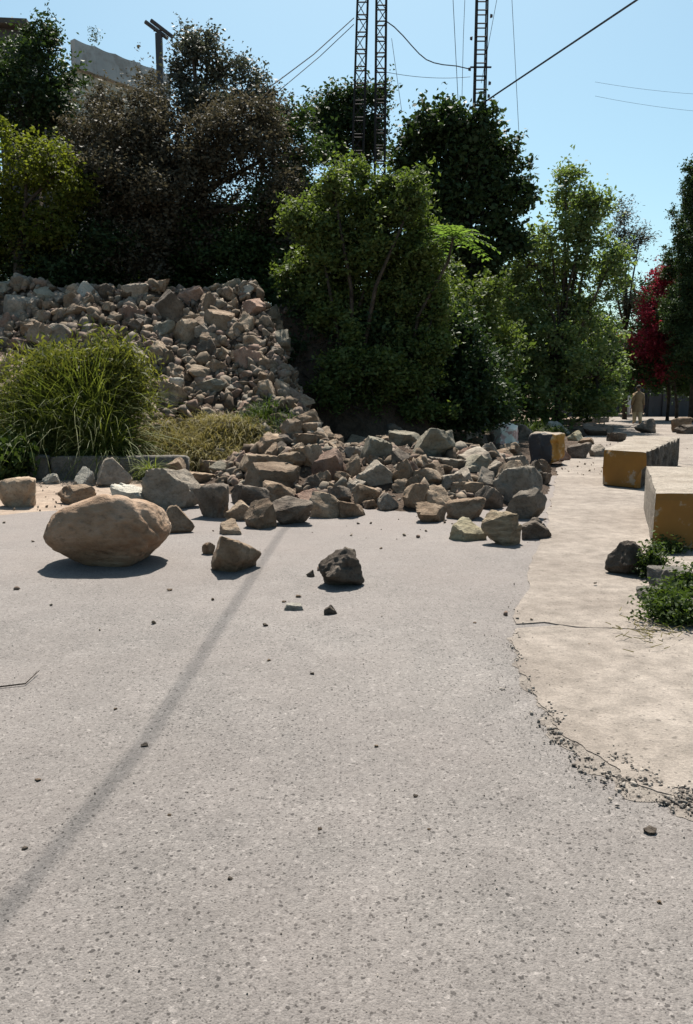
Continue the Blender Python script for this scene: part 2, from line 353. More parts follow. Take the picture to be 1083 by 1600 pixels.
L_greygreen = leaf_mat('leaves_grey_green', [(.030, .036, .026), (.055, .062, .045), (.09, .095, .075)], .22, (1.2, 1.25, .9), gloss=.3)
L_bougain = leaf_mat('blossom_red', [(.0825, .0099, .0181), (.1815, .0231, .0372), (.2970, .0577, .0743)], .45, (1.4, .8, 1.0))
L_grass = leaf_mat('grass_green', [(.0494, .0672, .0161), (.0987, .1166, .0314), (.1794, .1884, .0718)], .40, (1.4, 1.5, .6))
L_grassfine = leaf_mat('grass_fine', [(.0518, .0648, .0173), (.1037, .1123, .0302), (.1728, .1728, .0605)], .42, (1.4, 1.4, .6))
L_drygrass = leaf_mat('grass_dry', [(.12, .105, .035), (.20, .17, .07), (.30, .255, .12)], .35, (1.2, 1.2, .8))
L_weed = leaf_mat('weed_green', [(.0225, .0375, .0105), (.0413, .0638, .0188), (.0750, .0975, .0300)], .35)

# ------------------------------------------------------------------ ground, road, concrete
def grid_mesh(name, x0, x1, y0, y1, st, hf):
    xs = np.arange(x0, x1 + 1e-6, st); ys = np.arange(y0, y1 + 1e-6, st)
    X, Y = np.meshgrid(xs, ys); Z = hf(X.ravel(), Y.ravel())
    V = np.stack([X.ravel(), Y.ravel(), Z], 1); nx = len(xs); i = np.arange(len(ys) - 1)[:, None] * nx + np.arange(nx - 1)[None]
    i = i.ravel(); return mesh_np(name, V, np.stack([i, i + 1, i + nx + 1, i + nx], 1), True)
MB().add([(-3000, -800, -0.05), (3000, -800, -0.05), (3000, 5000, -0.05), (-3000, 5000, -0.05)], [(0, 1, 2, 3)]).build('ground', M_dirt)['kind'] = 'structure'
def hfine(x, y):
    h = H(x, y); n = fbm(np.stack([x * 5, y * 5, x * 0 + 3], 1), 3)
    return h + n * 0.09 * np.clip(h / 0.4, 0, 1)
o = link('hillside', grid_mesh('hillside', -22, 9, 8.2, 34, 0.10, hfine), M_soil); o['kind'] = 'structure'

def ragged(pts, step, amp, freq, seed, closed=True, only=None):
    out = []; n = len(pts)
    for i in range(n if closed else n - 1):
        a = Vector(pts[i]); b = Vector(pts[(i + 1) % n]); L = (b - a).length
        st = step if (only is None or i in only) else 1e9
        k = max(1, int(L / st)); nr = Vector((-(b - a).y, (b - a).x)).normalized()
        for j in range(k):
            p = a + (b - a) * j / k
            if st < 1e8:
                q = fbm(np.array([[p.x * freq, p.y * freq, seed]]), 4)[0]; p = p + nr * q * amp
            out.append(p)
    return out
def sheet(name, pts, z, m, thick=0.0, bevel=0.0):
    bm = bmesh.new(); vs = [bm.verts.new((p.x, p.y, z)) for p in pts]; f = bm.faces.new(vs)
    if f.normal.z < 0: f.normal_flip()
    bm.normal_update()
    if f.normal.z < 0: f.normal_flip()
    if thick:
        r = bmesh.ops.extrude_edge_only(bm, edges=list(f.edges)); 
        nv = [g for g in r['geom'] if isinstance(g, bmesh.types.BMVert)]
        for v in nv: v.co.z -= thick; 
    bmesh.ops.triangulate(bm, faces=[f])
    me = bpy.data.meshes.new(name); bm.to_mesh(me); bm.free(); return link(name, me, m)
def g2(px, py): v = G(px, py); return (v.x, v.y)
# asphalt: all the foreground, ends in a ragged line at the dusty verge on the left
ap = [(-30, -10), (30, -10), (30, 13.8), (1.0, 14.2), (-1.6, 13.6), (-2.4, 11.6), g2(230, 800), g2(90, 800), g2(0, 806), (-30, 10.2)]
sheet('road', ragged(ap, .12, .16, 1.3, 1, only=(3, 4, 5, 6, 7, 8)), 0.010, M_asphalt)['kind'] = 'structure'
vp = [(-30, 9.0), (-1.0, 9.0), (-0.5, 15), (-1.6, 15.4), (-2.4, 13.5), (-30, 13.5)]
sheet('verge', ragged(vp, .3, .1, 1.3, 2), 0.004, M_verge)['kind'] = 'structure'
# concrete roadway on the right: edge runs along the heap, then sweeps round to the lower right
bd = [g2(952, 655), g2(905, 690), g2(872, 735), g2(858, 800), g2(842, 870), g2(822, 930), g2(806, 976)]
j1 = [g2(806, 978), g2(850, 976), g2(900, 983), g2(960, 985), g2(1083, 992), g2(1500, 1010)]
far = ragged(bd, .10, .05, 2.0, 5, closed=False) + ragged(j1, .08, .035, 3.0, 6, closed=False) + [Vector(g2(1500, 1010)), Vector((60, 12)), Vector((70, 48)), Vector(g2(952, 652))]
sheet('concrete_road', far, 0.018, M_concrete, 0.02)['kind'] = 'structure'
bd2 = [g2(808, 985), g2(803, 1010), g2(815, 1055), g2(838, 1095), g2(868, 1140), g2(915, 1180), g2(975, 1218), g2(1040, 1244), g2(1110, 1262), g2(1500, 1330)]
j2 = [g2(1500, 1012), g2(1083, 993.2), g2(960, 986), g2(900, 984.6), g2(850, 977)]
near = ragged(bd2, .012, .03, 9.0, 8, closed=False) + [Vector(g2(1500, 1330))] + ragged(j2, .08, .035, 3.0, 6, closed=False)
sheet('concrete_road', near, 0.0165, M_concrete, 0.02)['kind'] = 'structure'
M_dust = ground_mat('dust', [(.3, (.20, .17, .145)), (.5, (.26, .225, .195)), (.7, (.32, .28, .24))], 2.5, 90, 0.7, dist=0.01, speck=((60, .4, .5, .4), (30, .3, .7, .4)))
de = [Vector(g2(*q)) for q in ((800, 1000), (812, 1060), (832, 1100), (858, 1148), (900, 1195), (960, 1238), (1030, 1268), (1110, 1290))]
di = [Vector(g2(*q)) for q in ((1130, 1235), (1060, 1215), (995, 1188), (938, 1150), (892, 1108), (866, 1065), (846, 1030), (832, 995))]
sheet('dust_strip', ragged([tuple(q) for q in de + di], .02, .05, 9.0, 12), 0.0122, M_dust)['kind'] = 'structure'

# ------------------------------------------------------------------ rocks
def ico(sub):
    bm = bmesh.new(); bmesh.ops.create_icosphere(bm, subdivisions=sub, radius=1)
    V = np.array([v.co[:] for v in bm.verts]); Fc = np.array([[v.index for v in f.verts] for f in bm.faces]); bm.free(); return V, Fc
ICO = {k: ico(k) for k in (2, 3, 4, 5, 6)}
def rock_np(seed, sub=4, planes=13, k=45.0, rough=0.07, dmin=.52, dmax=.95, ani=(1, 1, 1), extra=None, flat=False, frac=.045, clampr=1.35):
    r = np.random.default_rng(seed); D, Fc = ICO[sub]
    gi = np.arange(planes) + .5; ph = np.arccos(1 - 2 * gi / planes); th_ = np.pi * (1 + 5 ** .5) * gi + r.uniform(0, 6.28)
    n = np.stack([np.cos(th_) * np.sin(ph), np.sin(th_) * np.sin(ph), np.cos(ph)], 1) @ np.linalg.qr(r.normal(size=(3, 3)))[0] + r.normal(size=(planes, 3)) * .28; n /= np.linalg.norm(n, axis=1, keepdims=True)
    d = r.uniform(dmin, dmax, planes)
    if extra is not None:
        n = np.vstack([n, [np.array(e[:3]) / np.linalg.norm(e[:3]) for e in extra]]); d = np.append(d, [e[3] for e in extra])
    # soft minimum of plane distances -> facets with narrow worn edges
    dots = np.clip(D @ n.T, 1e-3, None); inv = dots / d                       # 1/r for every plane
    inv = np.concatenate([inv, np.full((len(D), 1), 1 / clampr)], 1)
    mx = inv.max(1, keepdims=True); s = mx[:, 0] + np.log(np.exp((inv - mx) * k).sum(1)) / k
    R = 1 / s
    P = D * R[:, None]
    R = R * (1 + rough * fbm(P * 1.7 + seed, 3, .55) + rough * .55 * np.abs(fbm(P * 4.5 + seed * 2, 3, .5)) - rough * .3 * sstep(.25, .6, fbm(P * 2.5 - seed, 2)))
    if frac:                                          # fracture facets: patches stepped in or out and tilted
        m_ = 16 + int(seed) % 9; st = r.normal(size=(m_, 3)); st /= np.linalg.norm(st, axis=1, keepdims=True)
        wd_ = D + .10 * np.stack([vnoise(D * 3 + seed + q) for q in (1, 5, 9)], 1)
        dd_ = wd_ @ st.T; wt = np.exp((dd_ - dd_.max(1, keepdims=True)) * 60); wt /= wt.sum(1, keepdims=True)
        off_ = r.uniform(-1, 1, m_) * frac; tl = r.normal(size=(m_, 3)) * frac * 2.2
        dev = off_[None] + D @ tl.T - (st * tl).sum(1)[None]
        R = R * (1 + (wt * np.clip(dev, -.3, .3)).sum(1))
    V = D * R[:, None] * np.array(ani)
    return V, Fc
def norm_unit(V, cut=.13):
    lo, hi = V.min(0), V.max(0); V = (V - (lo + hi) / 2) / (hi - lo); V[:, 2] += .5
    if cut: V[:, 2] = (np.maximum(V[:, 2], cut) - cut) / (1 - cut)
    return V
PROTO = []
for s in range(26):
    kk = 70 if s % 4 else 30
    V, Fc = rock_np(100 + s, 4, 8 + s % 5, kk, 0.03 + .015 * (s % 3), dmin=.48, dmax=.85)
    PROTO.append(mesh_np('rock', norm_unit(V, .18), Fc, True)); PROTO[-1].set_sharp_from_angle(angle=.5)
SLABS = []
for s in range(5):
    V, Fc = rock_np(300 + s, 4, 8, 70, 0.05, dmin=.4, dmax=.9, extra=[(.1, .05, 1, .3), (0, -.1, -1, .3)])
    SLABS.append(mesh_np('rock', norm_unit(V), Fc, True)); SLABS[-1].set_sharp_from_angle(angle=.5)
_cache = {}
def with_mat(me, key):
    k = (me.name, key)
    if k not in _cache:
        c = me.copy(); c.materials.clear(); c.materials.append(RM[key] if isinstance(key, str) else key); _cache[k] = c
    return _cache[k]
ROCKS = []       # (object, cx_px, cy_px, size_px, landmark phrase or None)
def place_rock(box, colr, proto=None, rz=None, phrase=None, label=None, group=None, name='rock', depth=.85, mesh=None, yhit=None, sink=.10, tilt=None, cat='rock', shift=.24):
    x0, y0, x1, y1 = box; cx = (x0 + x1) / 2
    p = hit(cx, yhit if yhit else y1 - (y1 - y0) * .07)
    m = pxm(p.y) ; W = (x1 - x0) * m; Hh = (y1 - y0) * m; Dp = depth * W
    # the top face is seen too, so height on the picture holds a little of the depth
    look = max(0.02, (CAMH - p.z) / p.y); Hh = max(.28 * W, Hh - Dp * look * .30)
    me = mesh or (PROTO[proto if proto is not None else random.randrange(len(PROTO))])
    o = bpy.data.objects.new(name, with_mat(me, colr)); COL.objects.link(o)
    Hh *= 1 + sink; p.z -= Hh * sink
    p.y += Dp * shift
    o.location = p; o.scale = (W * 1.04, Dp, Hh)
    t = tilt or (0, 0)
    o.rotation_euler = (t[0], t[1], random.uniform(-.3, .3) if rz is None else rz)
    tag(o, label, cat, group)
    ROCKS.append([o, cx, (y0 + y1) / 2, x1 - x0, phrase])
    return o
HEAP = 'rocks of the heap tumbled across the road'
SLOPE = 'rocks on the rubble slope'
# hand-made meshes for the most visible stones -------------------------------------------------
def hero(seed, sub, fn=None, **kw):
    V, Fc = rock_np(seed, sub, **kw)
    if fn is not None: V = fn(V)
    me = mesh_np('rock', norm_unit(V, .16), Fc, True); me.set_sharp_from_angle(angle=.55); return me
def boulder():
    D, Fc = ICO[6]; 
    V, _ = rock_np(11, 6, planes=3, k=15, rough=0.02, frac=.006, clampr=1.15, dmin=1.0, dmax=1.1, extra=[(-.5, .15, 1, .80), (.25, .3, 1, .82), (.12, -1, .04, .86), (-.1, -.9, -.6, .72), (-1, -.1, .15, 1.0), (-.75, 0, -.95, .78), (1, -.1, .25, .98), (.85, -.1, -.75, .78), (0, 0, -1, .80)])
    # shallow folds running down the right side
    n = V / np.linalg.norm(V, axis=1, keepdims=True)
    u = n[:, 0] * .9 + n[:, 2] * .5
    g = np.exp(-((u - .62 - .08 * fbm(n * 1.5, 2)) / .055) ** 2) * sstep(-.2, .3, -n[:, 1]) * .045
    g2_ = np.exp(-((u - .84) / .04) ** 2) * .05
    V = V * (1 - g - g2_)[:, None]
    V = V * (1 + .014 * fbm(n * np.array([5, 5, 9]), 5) - .02 * sstep(.35, .5, fbm(n * 3.1 + 4, 3)))[:, None]
    # a low ridge from the left tip over the crown
    return mesh_np('boulder', norm_unit(V, .05), Fc, True)
M_boulder = rock_mat('boulder_sandstone', (.32, .185, .11), (.45, .295, .19), (.55, .40, .29), fs=9.0)
bme = boulder()
o = place_rock((68, 782, 262, 893), M_boulder, mesh=bme, rz=.0, phrase='the big smooth boulder', yhit=884, sink=0.0, depth=.80, name='boulder', cat='boulder', shift=.16,
   label='big smooth rounded brown boulder resting alone on the asphalt at the front')
o.location.z = 0.002; o.scale.z *= 1.17; o.scale.x *= .95; o.location.x += .02
PR = place_rock
# single stones in front
h2 = hero(27, 5, planes=7, k=50, rough=.06, extra=[(-.5, -.7, -.8, .5), (.7, -.5, -.7, .5), (.7, 0, 1, .62), (-1, 0, .3, .6)])
PR((330, 832, 410, 901), 'brown', mesh=h2, rz=.2, yhit=897, sink=.02, shift=.14, phrase='the pointed brown rock out on the road', label='pointed brown rock balanced on its narrow end, right of the smooth boulder')
PR((315, 838, 337, 861), 'brown', proto=3, yhit=868, label='small dark brown stone touching the left side of the pointed rock on the road')
PR((341, 811, 382, 838), 'tan', proto=5, yhit=836, label='tan rounded rock right behind the pointed brown rock out on the road')
h3 = hero(23, 5, planes=14, k=45, rough=.12, extra=[(0, 0, 1, .9)])
PR((498, 853, 570, 923), 'dark', mesh=h3, rz=.1, yhit=919, sink=.03, depth=.9, shift=.14, phrase='the pitted dark rock standing alone', label='pitted dark grey rock standing alone on the asphalt in mid road')
PR((478, 894, 492, 908), 'dark', proto=7, yhit=904, label='tiny dark chip beside the left foot of the pitted grey rock', cat='stone')
PR((443, 945, 477, 959), 'pale', mesh=SLABS[0], yhit=957, label='flat pale stone flake lying in front of the pitted dark rock', cat='stone')
PR((506, 948, 527, 966), 'dark', proto=9, yhit=964, label='small dark wedge stone right of the flat pale flake on the road', cat='stone')
# behind the boulder
hb = hero(31, 5, planes=7, k=70, rough=.06, extra=[(-.1, .2, 1, .55), (0, -1, -.1, .6)])
PR((222, 730, 312, 800), 'grey', mesh=hb, rz=0.1, depth=.8, phrase='the big dark-faced block behind the boulder', label='large grey block with flat pale top and dark face behind the smooth boulder')
PR((172, 752, 234, 800), 'pale', mesh=SLABS[1], tilt=(.35, .1), depth=.7, label='pale grey slab peeping over the top of the smooth boulder')
PR((249, 790, 304, 838), 'brown', proto=1, phrase='the square rock beside the boulder', label='squarish brown rock on the asphalt touching the right side of the smooth boulder')
PR((240, 714, 295, 752), 'tan', proto=2, label='tan wedge rock behind the big dark-faced block near the boulder')
PR((281, 736, 337, 757), 'brown', mesh=SLABS[2], label='long flat brown slab just behind the big dark-faced block')
PR((303, 719, 350, 741), 'tan', mesh=SLABS[3], label='flat tan stone at the back of the sandy patch')
PR((307, 756, 363, 814), 'dark', proto=4, phrase='the dark upright block at the heap edge', label='dark upright block at the left edge of the road heap')
PR((354, 757, 424, 792), 'dark', mesh=SLABS[4], depth=.7, label='dark wedge shaped slab in front of the sandy patch')
PR((378, 724, 466, 768), 'brown', proto=6, depth=.8, phrase='the broad brown rock by the sandy patch', label='broad humped brown rock right of the sandy patch')
PR((370, 709, 446, 738), 'tan', mesh=SLABS[0], label='long tan slab tilted behind the broad humped brown rock')
PR((398, 683, 446, 713), 'brown', proto=8, label='brown block with deep shadow below, at the foot of the dry grass')
PR((398, 665, 425, 684), 'tan', proto=10, label=None)
PR((350, 782, 396, 816), 'tan', proto=11, label='craggy tan rock at the front edge between two dark blocks')
PR((381, 780, 432, 831), 'brown', proto=12, phrase='the frontmost rock left of the dark hump', label='chunky brown rock in the front row left of the long dark hump')
hd = hero(37, 5, planes=6, k=22, rough=.06, extra=[(0, -.3, 1, .62), (0, -1, -.15, .62)])
PR((418, 777, 489, 824), 'dark', mesh=hd, rz=0, depth=.7, phrase='the long dark hump in the front row', label='long dark humped rock in the front row on the asphalt')
PR((483, 768, 539, 813), 'tan', proto=13, label='pale topped wedge rock right beside the long dark hump')
PR((526, 782, 570, 812), 'brown', mesh=SLABS[1], label='low hollowed slab at the front edge where the heap meets bare asphalt')
PR((403, 752, 464, 786), 'brown', proto=14)
PR((434, 724, 470, 756), 'tan', proto=15)
PR((470, 741, 510, 772), 'dark', proto=16)
PR((487, 735, 521, 766), 'brown', proto=17)
PR((509, 759, 551, 788), 'dark', proto=18, label='flat faced dark block in the second row, above the hollowed slab')
PR((550, 757, 596, 788), 'brown', proto=19)
PR((566, 782, 590, 797), 'brown', proto=20)
PR((591, 771, 624, 800), 'grey', proto=1, phrase='the small square grey block at the front gap', label='small square grey block on the road in the front gap of the heap')
PR((486, 702, 543, 756), 'red', proto=2, phrase='the overhanging reddish rock', label='reddish rock with a deep dark overhang in the middle left of the heap')
PR((468, 690, 516, 734), 'tan', mesh=SLABS[2], tilt=(0, -.45))
PR((430, 706, 478, 732), 'tan', proto=3)
PR((452, 678, 501, 698), 'brown', mesh=SLABS[3])
PR((470, 661, 496, 680), 'tan', proto=4)
PR((494, 667, 527, 692), 'tan', proto=5, label='bright wedge stone at the back corner against the dark earth bank')
PR((512, 680, 537, 702), 'brown', proto=6)
PR((452, 641, 501, 668), 'brown', proto=7, depth=.7, phrase='the boxy brown rock below the earth bank', label='boxy brown rock at the top of the fan below the dark earth bank')
PR((437, 656, 472, 686), 'tan', proto=8)
PR((420, 646, 455, 664), 'brown', proto=9)
PR((534, 681, 576, 704), 'tan', proto=10)
PR((534, 698, 578, 719), 'grey', mesh=SLABS[4])
PR((557, 720, 614, 762), 'grey', proto=11, phrase='the lit grey rock in mid heap', label='large sunlit grey rock in the middle of the heap with a shaded notch')
PR((540, 712, 566, 752), 'tan', proto=12)
PR((521, 737, 553, 760), 'brown', proto=13)
PR((563, 682, 612, 722), 'green', mesh=SLABS[0], depth=1.1, tilt=(.15, .1), label='pale greenish slab left of the big green-grey rock at the back')
hg = hero(41, 5, planes=8, k=55, rough=.06, extra=[(0, .2, 1, .6), (0, -1, -.2, .6)])
PR((641, 670, 714, 718), 'green', mesh=hg, rz=.1, depth=.8, phrase='the big green-grey rock', label='big green-grey rock with flat sloping top at the back of the heap')
PR((606, 672, 660, 702), 'green', mesh=SLABS[1], tilt=(.2, 0), label='pale green slab leaning against the left of the big green-grey rock')
PR((599, 664, 632, 684), 'dark', proto=14)
PR((706, 674, 750, 698), 'grey', proto=15)
PR((609, 717, 652, 760), 'brown', proto=16)
PR((634, 742, 658, 774), 'brown', proto=17)
PR((641, 732, 690, 762), 'tan', proto=18)
PR((655, 722, 708, 745), 'brown', proto=19)
PR((672, 714, 738, 738), 'grey', mesh=SLABS[2])
PR((686, 739, 731, 768), 'grey', proto=20)
PR((630, 755, 668, 797), 'brown', proto=21, phrase='the thin upright fin of rock', label='thin upright brown fin of rock at the front of the heap')
PR((667, 759, 712, 798), 'tan', proto=22)
PR((650, 785, 701, 820), 'brown', proto=23, phrase='the low front rock with a dark face', label='low rock with dark face and lit top standing forward of the heap')
PR((699, 776, 761, 816), 'brown', proto=24, phrase='the round shouldered brown rock', label='round shouldered brown rock behind the pale yellowish rock at the front')
PR((637, 712, 674, 731), 'tan', proto=25)
PR((715, 700, 768, 732), 'grey', proto=0, label='rounded light grey rock right of and below the big green-grey rock')
PR((702, 809, 760, 848), 'yellowish', proto=5, rz=.2, phrase='the pale yellowish front rock', label='pale yellowish knobbly rock in the front row left of the striped rock')
hs = hero(47, 5, planes=8, k=50, rough=.09, extra=[(.1, .1, 1, .75), (-.2, -1, .15, .6), (.9, -.5, 0, .6)])
PR((754, 799, 816, 857), 'striped', mesh=hs, rz=-.2, depth=.8, phrase='the striped front rock', label='upright striped brown rock at the front right corner of the heap')
PR((812, 810, 863, 846), 'dark', proto=9, phrase='the dark rock at the right corner', label='dark blocky rock at the far right corner of the heap, beside the concrete')
PR((789, 764, 854, 816), 'grey', proto=3, rz=.3, label='grey rock with pale pitted top directly behind the striped front rock')
hh = hero(53, 5, planes=7, k=32, rough=.06, extra=[(-.1, .1, 1, .72)])
PR((774, 728, 849, 790), 'grey', mesh=hh, rz=-.2, phrase='the big domed grey rock', label='big domed grey rock on the right side of the heap')
PR((708, 752, 757, 777), 'tan', mesh=SLABS[3])
PR((736, 760, 784, 797), 'dark', mesh=SLABS[4], tilt=(0, .4), label='dark tilted slab left of the big domed grey rock')
PR((743, 732, 776, 765), 'grey', proto=10)
PR((754, 720, 793, 745), 'grey', proto=11)
PR((790, 711, 829, 735), 'grey', mesh=SLABS[0], tilt=(0, -.3))
PR((818, 722, 850, 750), 'dark', mesh=SLABS[1], tilt=(0, .5), label='dark slab sliding down right beside the yellow painted stone')
PR((832, 736, 866, 757), 'dark', mesh=SLABS[2], label='dark flat shard on the concrete edge right of the big domed rock')
PR((838, 718, 862, 745), 'brown', proto=13)
PR((803, 663, 836, 688), 'dark', proto=14, label='dark stone between the pink painted rock and the kerb')
PR((748, 691, 781, 713), 'grey', proto=16)
PR((778, 691, 817, 714), 'tan', proto=17)
PR((730, 683, 758, 702), 'brown', proto=18)
PR((760, 678, 784, 694), 'dark', proto=19)
PR((771, 649, 801, 666), 'green', proto=20, label='mossy grey stone perched behind the pink painted rock')
PR((764, 610, 794, 662), 'grey', proto=21, depth=.8, label='upright grey stone half hidden at the edge of the bushes')
PR((855, 659, 891, 680), 'pale', proto=22, label='pale knobbly stone on the kerb line under the right hand trees')
PR((912, 662, 965, 683), 'dark', proto=23, depth=.7, phrase='the dark rock with a white top', label='dark rock with whitish top on the road below the light green tree')
PR((889, 692, 924, 719), 'dark', proto=24, label='dark rock on the concrete right of the yellow painted stone')
PR((888, 673, 913, 690), 'yellowish', proto=25, label='cream stone behind the dark rock on the concrete')
PR((922, 695, 947, 716), 'grey', proto=0)
PR((951, 676, 981, 692), 'dark', mesh=SLABS[3], label='thin dark shard near the back end of the far concrete block')
PR((868, 700, 893, 722), 'red', proto=1)
PR((905, 684, 930, 696), 'brown', proto=2)
PR((994, 655, 1028, 679), 'dark', proto=7, label='spiky dark rock on the road in front of the walking man')
PR((1050, 653, 1080, 678), 'brown', proto=4, label='brown rock far down the road near the right edge of the view')
PR((1058, 664, 1090, 680), 'dark', proto=8, label='flat dark rock in front of the brown one far down the road')
# painted stones
PR((767, 662, 812, 696), M_pinkpaint, proto=6, phrase='the pink painted rock', label='rock with faded pink and white paint at the back of the heap')
# left edge
PR((-6, 746, 58, 796), 'tan', proto=4, rz=0, phrase='the broad split rock at the left', label='broad tan rock with a dark split at the left edge of the verge')
PR((88, 757, 145, 790), 'brown', proto=8, label='brown craggy rock on the dusty verge behind the smooth boulder')
PR((109, 731, 147, 763), 'pale', proto=10, label='rounded pale stone by the low kerb under the tall grass')
PR((149, 716, 204, 764), 'grey', proto=1, depth=.9, phrase='the grey block under the grass', label='squared grey block in the shade under the tall grass')
PR((64, 740, 92, 758), 'pale', proto=12, label='small whitish stone lying at the foot of the shaded kerb')
# right
ha = hero(66, 5, planes=8, k=30, rough=.10, extra=[(0, 0, 1, .85), (-.6, -.4, .9, .75), (.7, -.3, .8, .8), (0, -1, .5, .8)])
PR((953, 848, 1012, 910), 'dark', mesh=ha, rz=.3, yhit=902, sink=.03, phrase='the dark rock beside the weeds', label='dark rounded rock beside the weeds in front of the near concrete block')

# named stones on the slope
for box, c, pr, lab in [
 ((314, 458, 346, 493), 'brown', 1, 'pyramid shaped brown rock high on the rubble slope'),
 ((315, 486, 367, 520), 'brown', 6, 'big oval brown rock across the upper rubble slope'),
 ((270, 501, 311, 537), 'tan', 8, 'bright flat topped tan rock left of the big oval rock on the slope'),
 ((306, 507, 331, 527), 'grey', 9, None), ((368, 487, 397, 520), 'tan', 10, None), ((406, 494, 444, 518), 'tan', 11, 'layered tan rock near the right edge of the rubble slope'),
 ((351, 509, 377, 529), 'tan', 12, 'round capped tan stone just below the big oval rock'), ((311, 520, 353, 540), 'tan', 13, None), ((373, 523, 420, 547), 'tan', 14, None),
 ((365, 544, 406, 578), 'red', 15, 'pinkish square slab facing out in the middle of the slope'), ((332, 543, 365, 563), 'tan', 16, None), ((305, 532, 339, 564), 'dark', 17, None),
 ((394, 561, 436, 586), 'brown', 18, None), ((325, 563, 355, 586), 'brown', 19, None), ((250, 549, 275, 576), 'brown', 20, None), ((255, 592, 289, 616), 'pale', 21, 'pale flat stone low on the slope right of the tall grass'),
 ((260, 570, 291, 594), 'tan', 22, None), ((351, 597, 384, 616), 'grey', 23, None), ((367, 445, 398, 463), 'pale', 24, 'pale stone on the very crest of the slope beside the bush'),
 ((118, 441, 155, 470), 'pale', 1, 'pale pointed rock standing up on the crest of the slope'), ((145, 445, 176, 466), 'dark', 3, None), ((192, 446, 232, 470), 'grey', 4, None),
 ((0, 462, 45, 500), 'grey', 6, 'large grey slab at the left end of the slope crest'), ((50, 448, 88, 470), 'green', 5, None), ((-8, 490, 18, 515), 'red', 7, None),
 ((100, 455, 130, 480), 'brown', 9, None), ((235, 455, 285, 500), 'dark', 11, 'large dark rock at the crest above the tall grass'), ((275, 447, 320, 475), 'red', 2, None),
 ((65, 505, 125, 535), 'grey', 14, 'arched grey rock above the left of the tall grass'), ((185, 480, 225, 505), 'red', 15, None), ((345, 448, 370, 466), 'tan', 16, None), ((400, 455, 440, 480), 'green', 12, 'greenish rock at the right end of the crest under bush leaves')]:
    PR(box, c, proto=pr, label=lab, phrase=('the ' + lab if lab and len(lab.split()) < 8 else None), sink=.2)
for r_ in ROCKS:
    r_.append(r_[0].location.copy())

# fill the slope and the heap with further individual rocks
taken = [(r_[0].location.x, r_[0].location.y, r_[0].scale[0] * .5) for r_ in ROCKS]
def try_fill(n, xr, yr, smin, smax, cond, frac=.8, colors=None, name='rock'):
    made = 0; t = 0
    while made < n and t < n * 300:
        t += 1
        x, y = random.uniform(*xr), random.uniform(*yr); z = H(np.array([x]), np.array([y]))[0]
        px = 541.5 + x / y * F * .985
        if px < -30 or px > 1100 or not cond(x, y, z): continue
        s = smin + (smax - smin) * random.random() ** 1.8; 
        if any((x - a) ** 2 + (y - b) ** 2 < (frac * (s * .5 + c)) ** 2 for a, b, c in taken): continue
        taken.append((x, y, s * .5))
        me = random.choice(PROTO + SLABS); key = random.choice(colors)
        o = bpy.data.objects.new(name, with_mat(me, key)); COL.objects.link(o)
        o.scale = (s * random.uniform(.9, 1.25), s * random.uniform(.7, 1.0), s * random.uniform(.5, .85))
        o.rotation_euler = (random.uniform(-.5, .5), random.uniform(-.5, .5), random.uniform(0, 6.28))
        o.location = (x, y, z - s * .18)
        d = Vector((x, y, z + s * .2 - CAMH)); dd = d.y * math.cos(PITCH) - d.z * math.sin(PITCH)
        cx_ = 541.5 + d.x / dd * F; cy_ = 800 - (d.y * math.sin(PITCH) + d.z * math.cos(PITCH)) / dd * F
        o['category'] = 'rock'; ROCKS.append([o, cx_, cy_, s / y * F, None, o.location.copy()]); made += 1
    return made
cols = ['brown', 'brown', 'tan', 'tan', 'brown', 'red', 'dark', 'tan', 'tan', 'grey', 'grey', 'green', 'brown', 'red']
n1 = try_fill(106, (-8.5, -.2), (14.6, 20.3), .34, .72, lambda x, y, z: z > .45 and (x < -1.75 + (20 - y) * .3 + .2) and not (z < 1.1 and x > -4.6), .60, cols)
n2 = try_fill(88, (-2.9, 3.3), (9.0, 17.5), .26, .50, lambda x, y, z: (z > .06 and not (x < -1.2 and y > 15.6)) or (-2.9 < x < -.4 and 10.6 < y < 12.8), .46, cols)
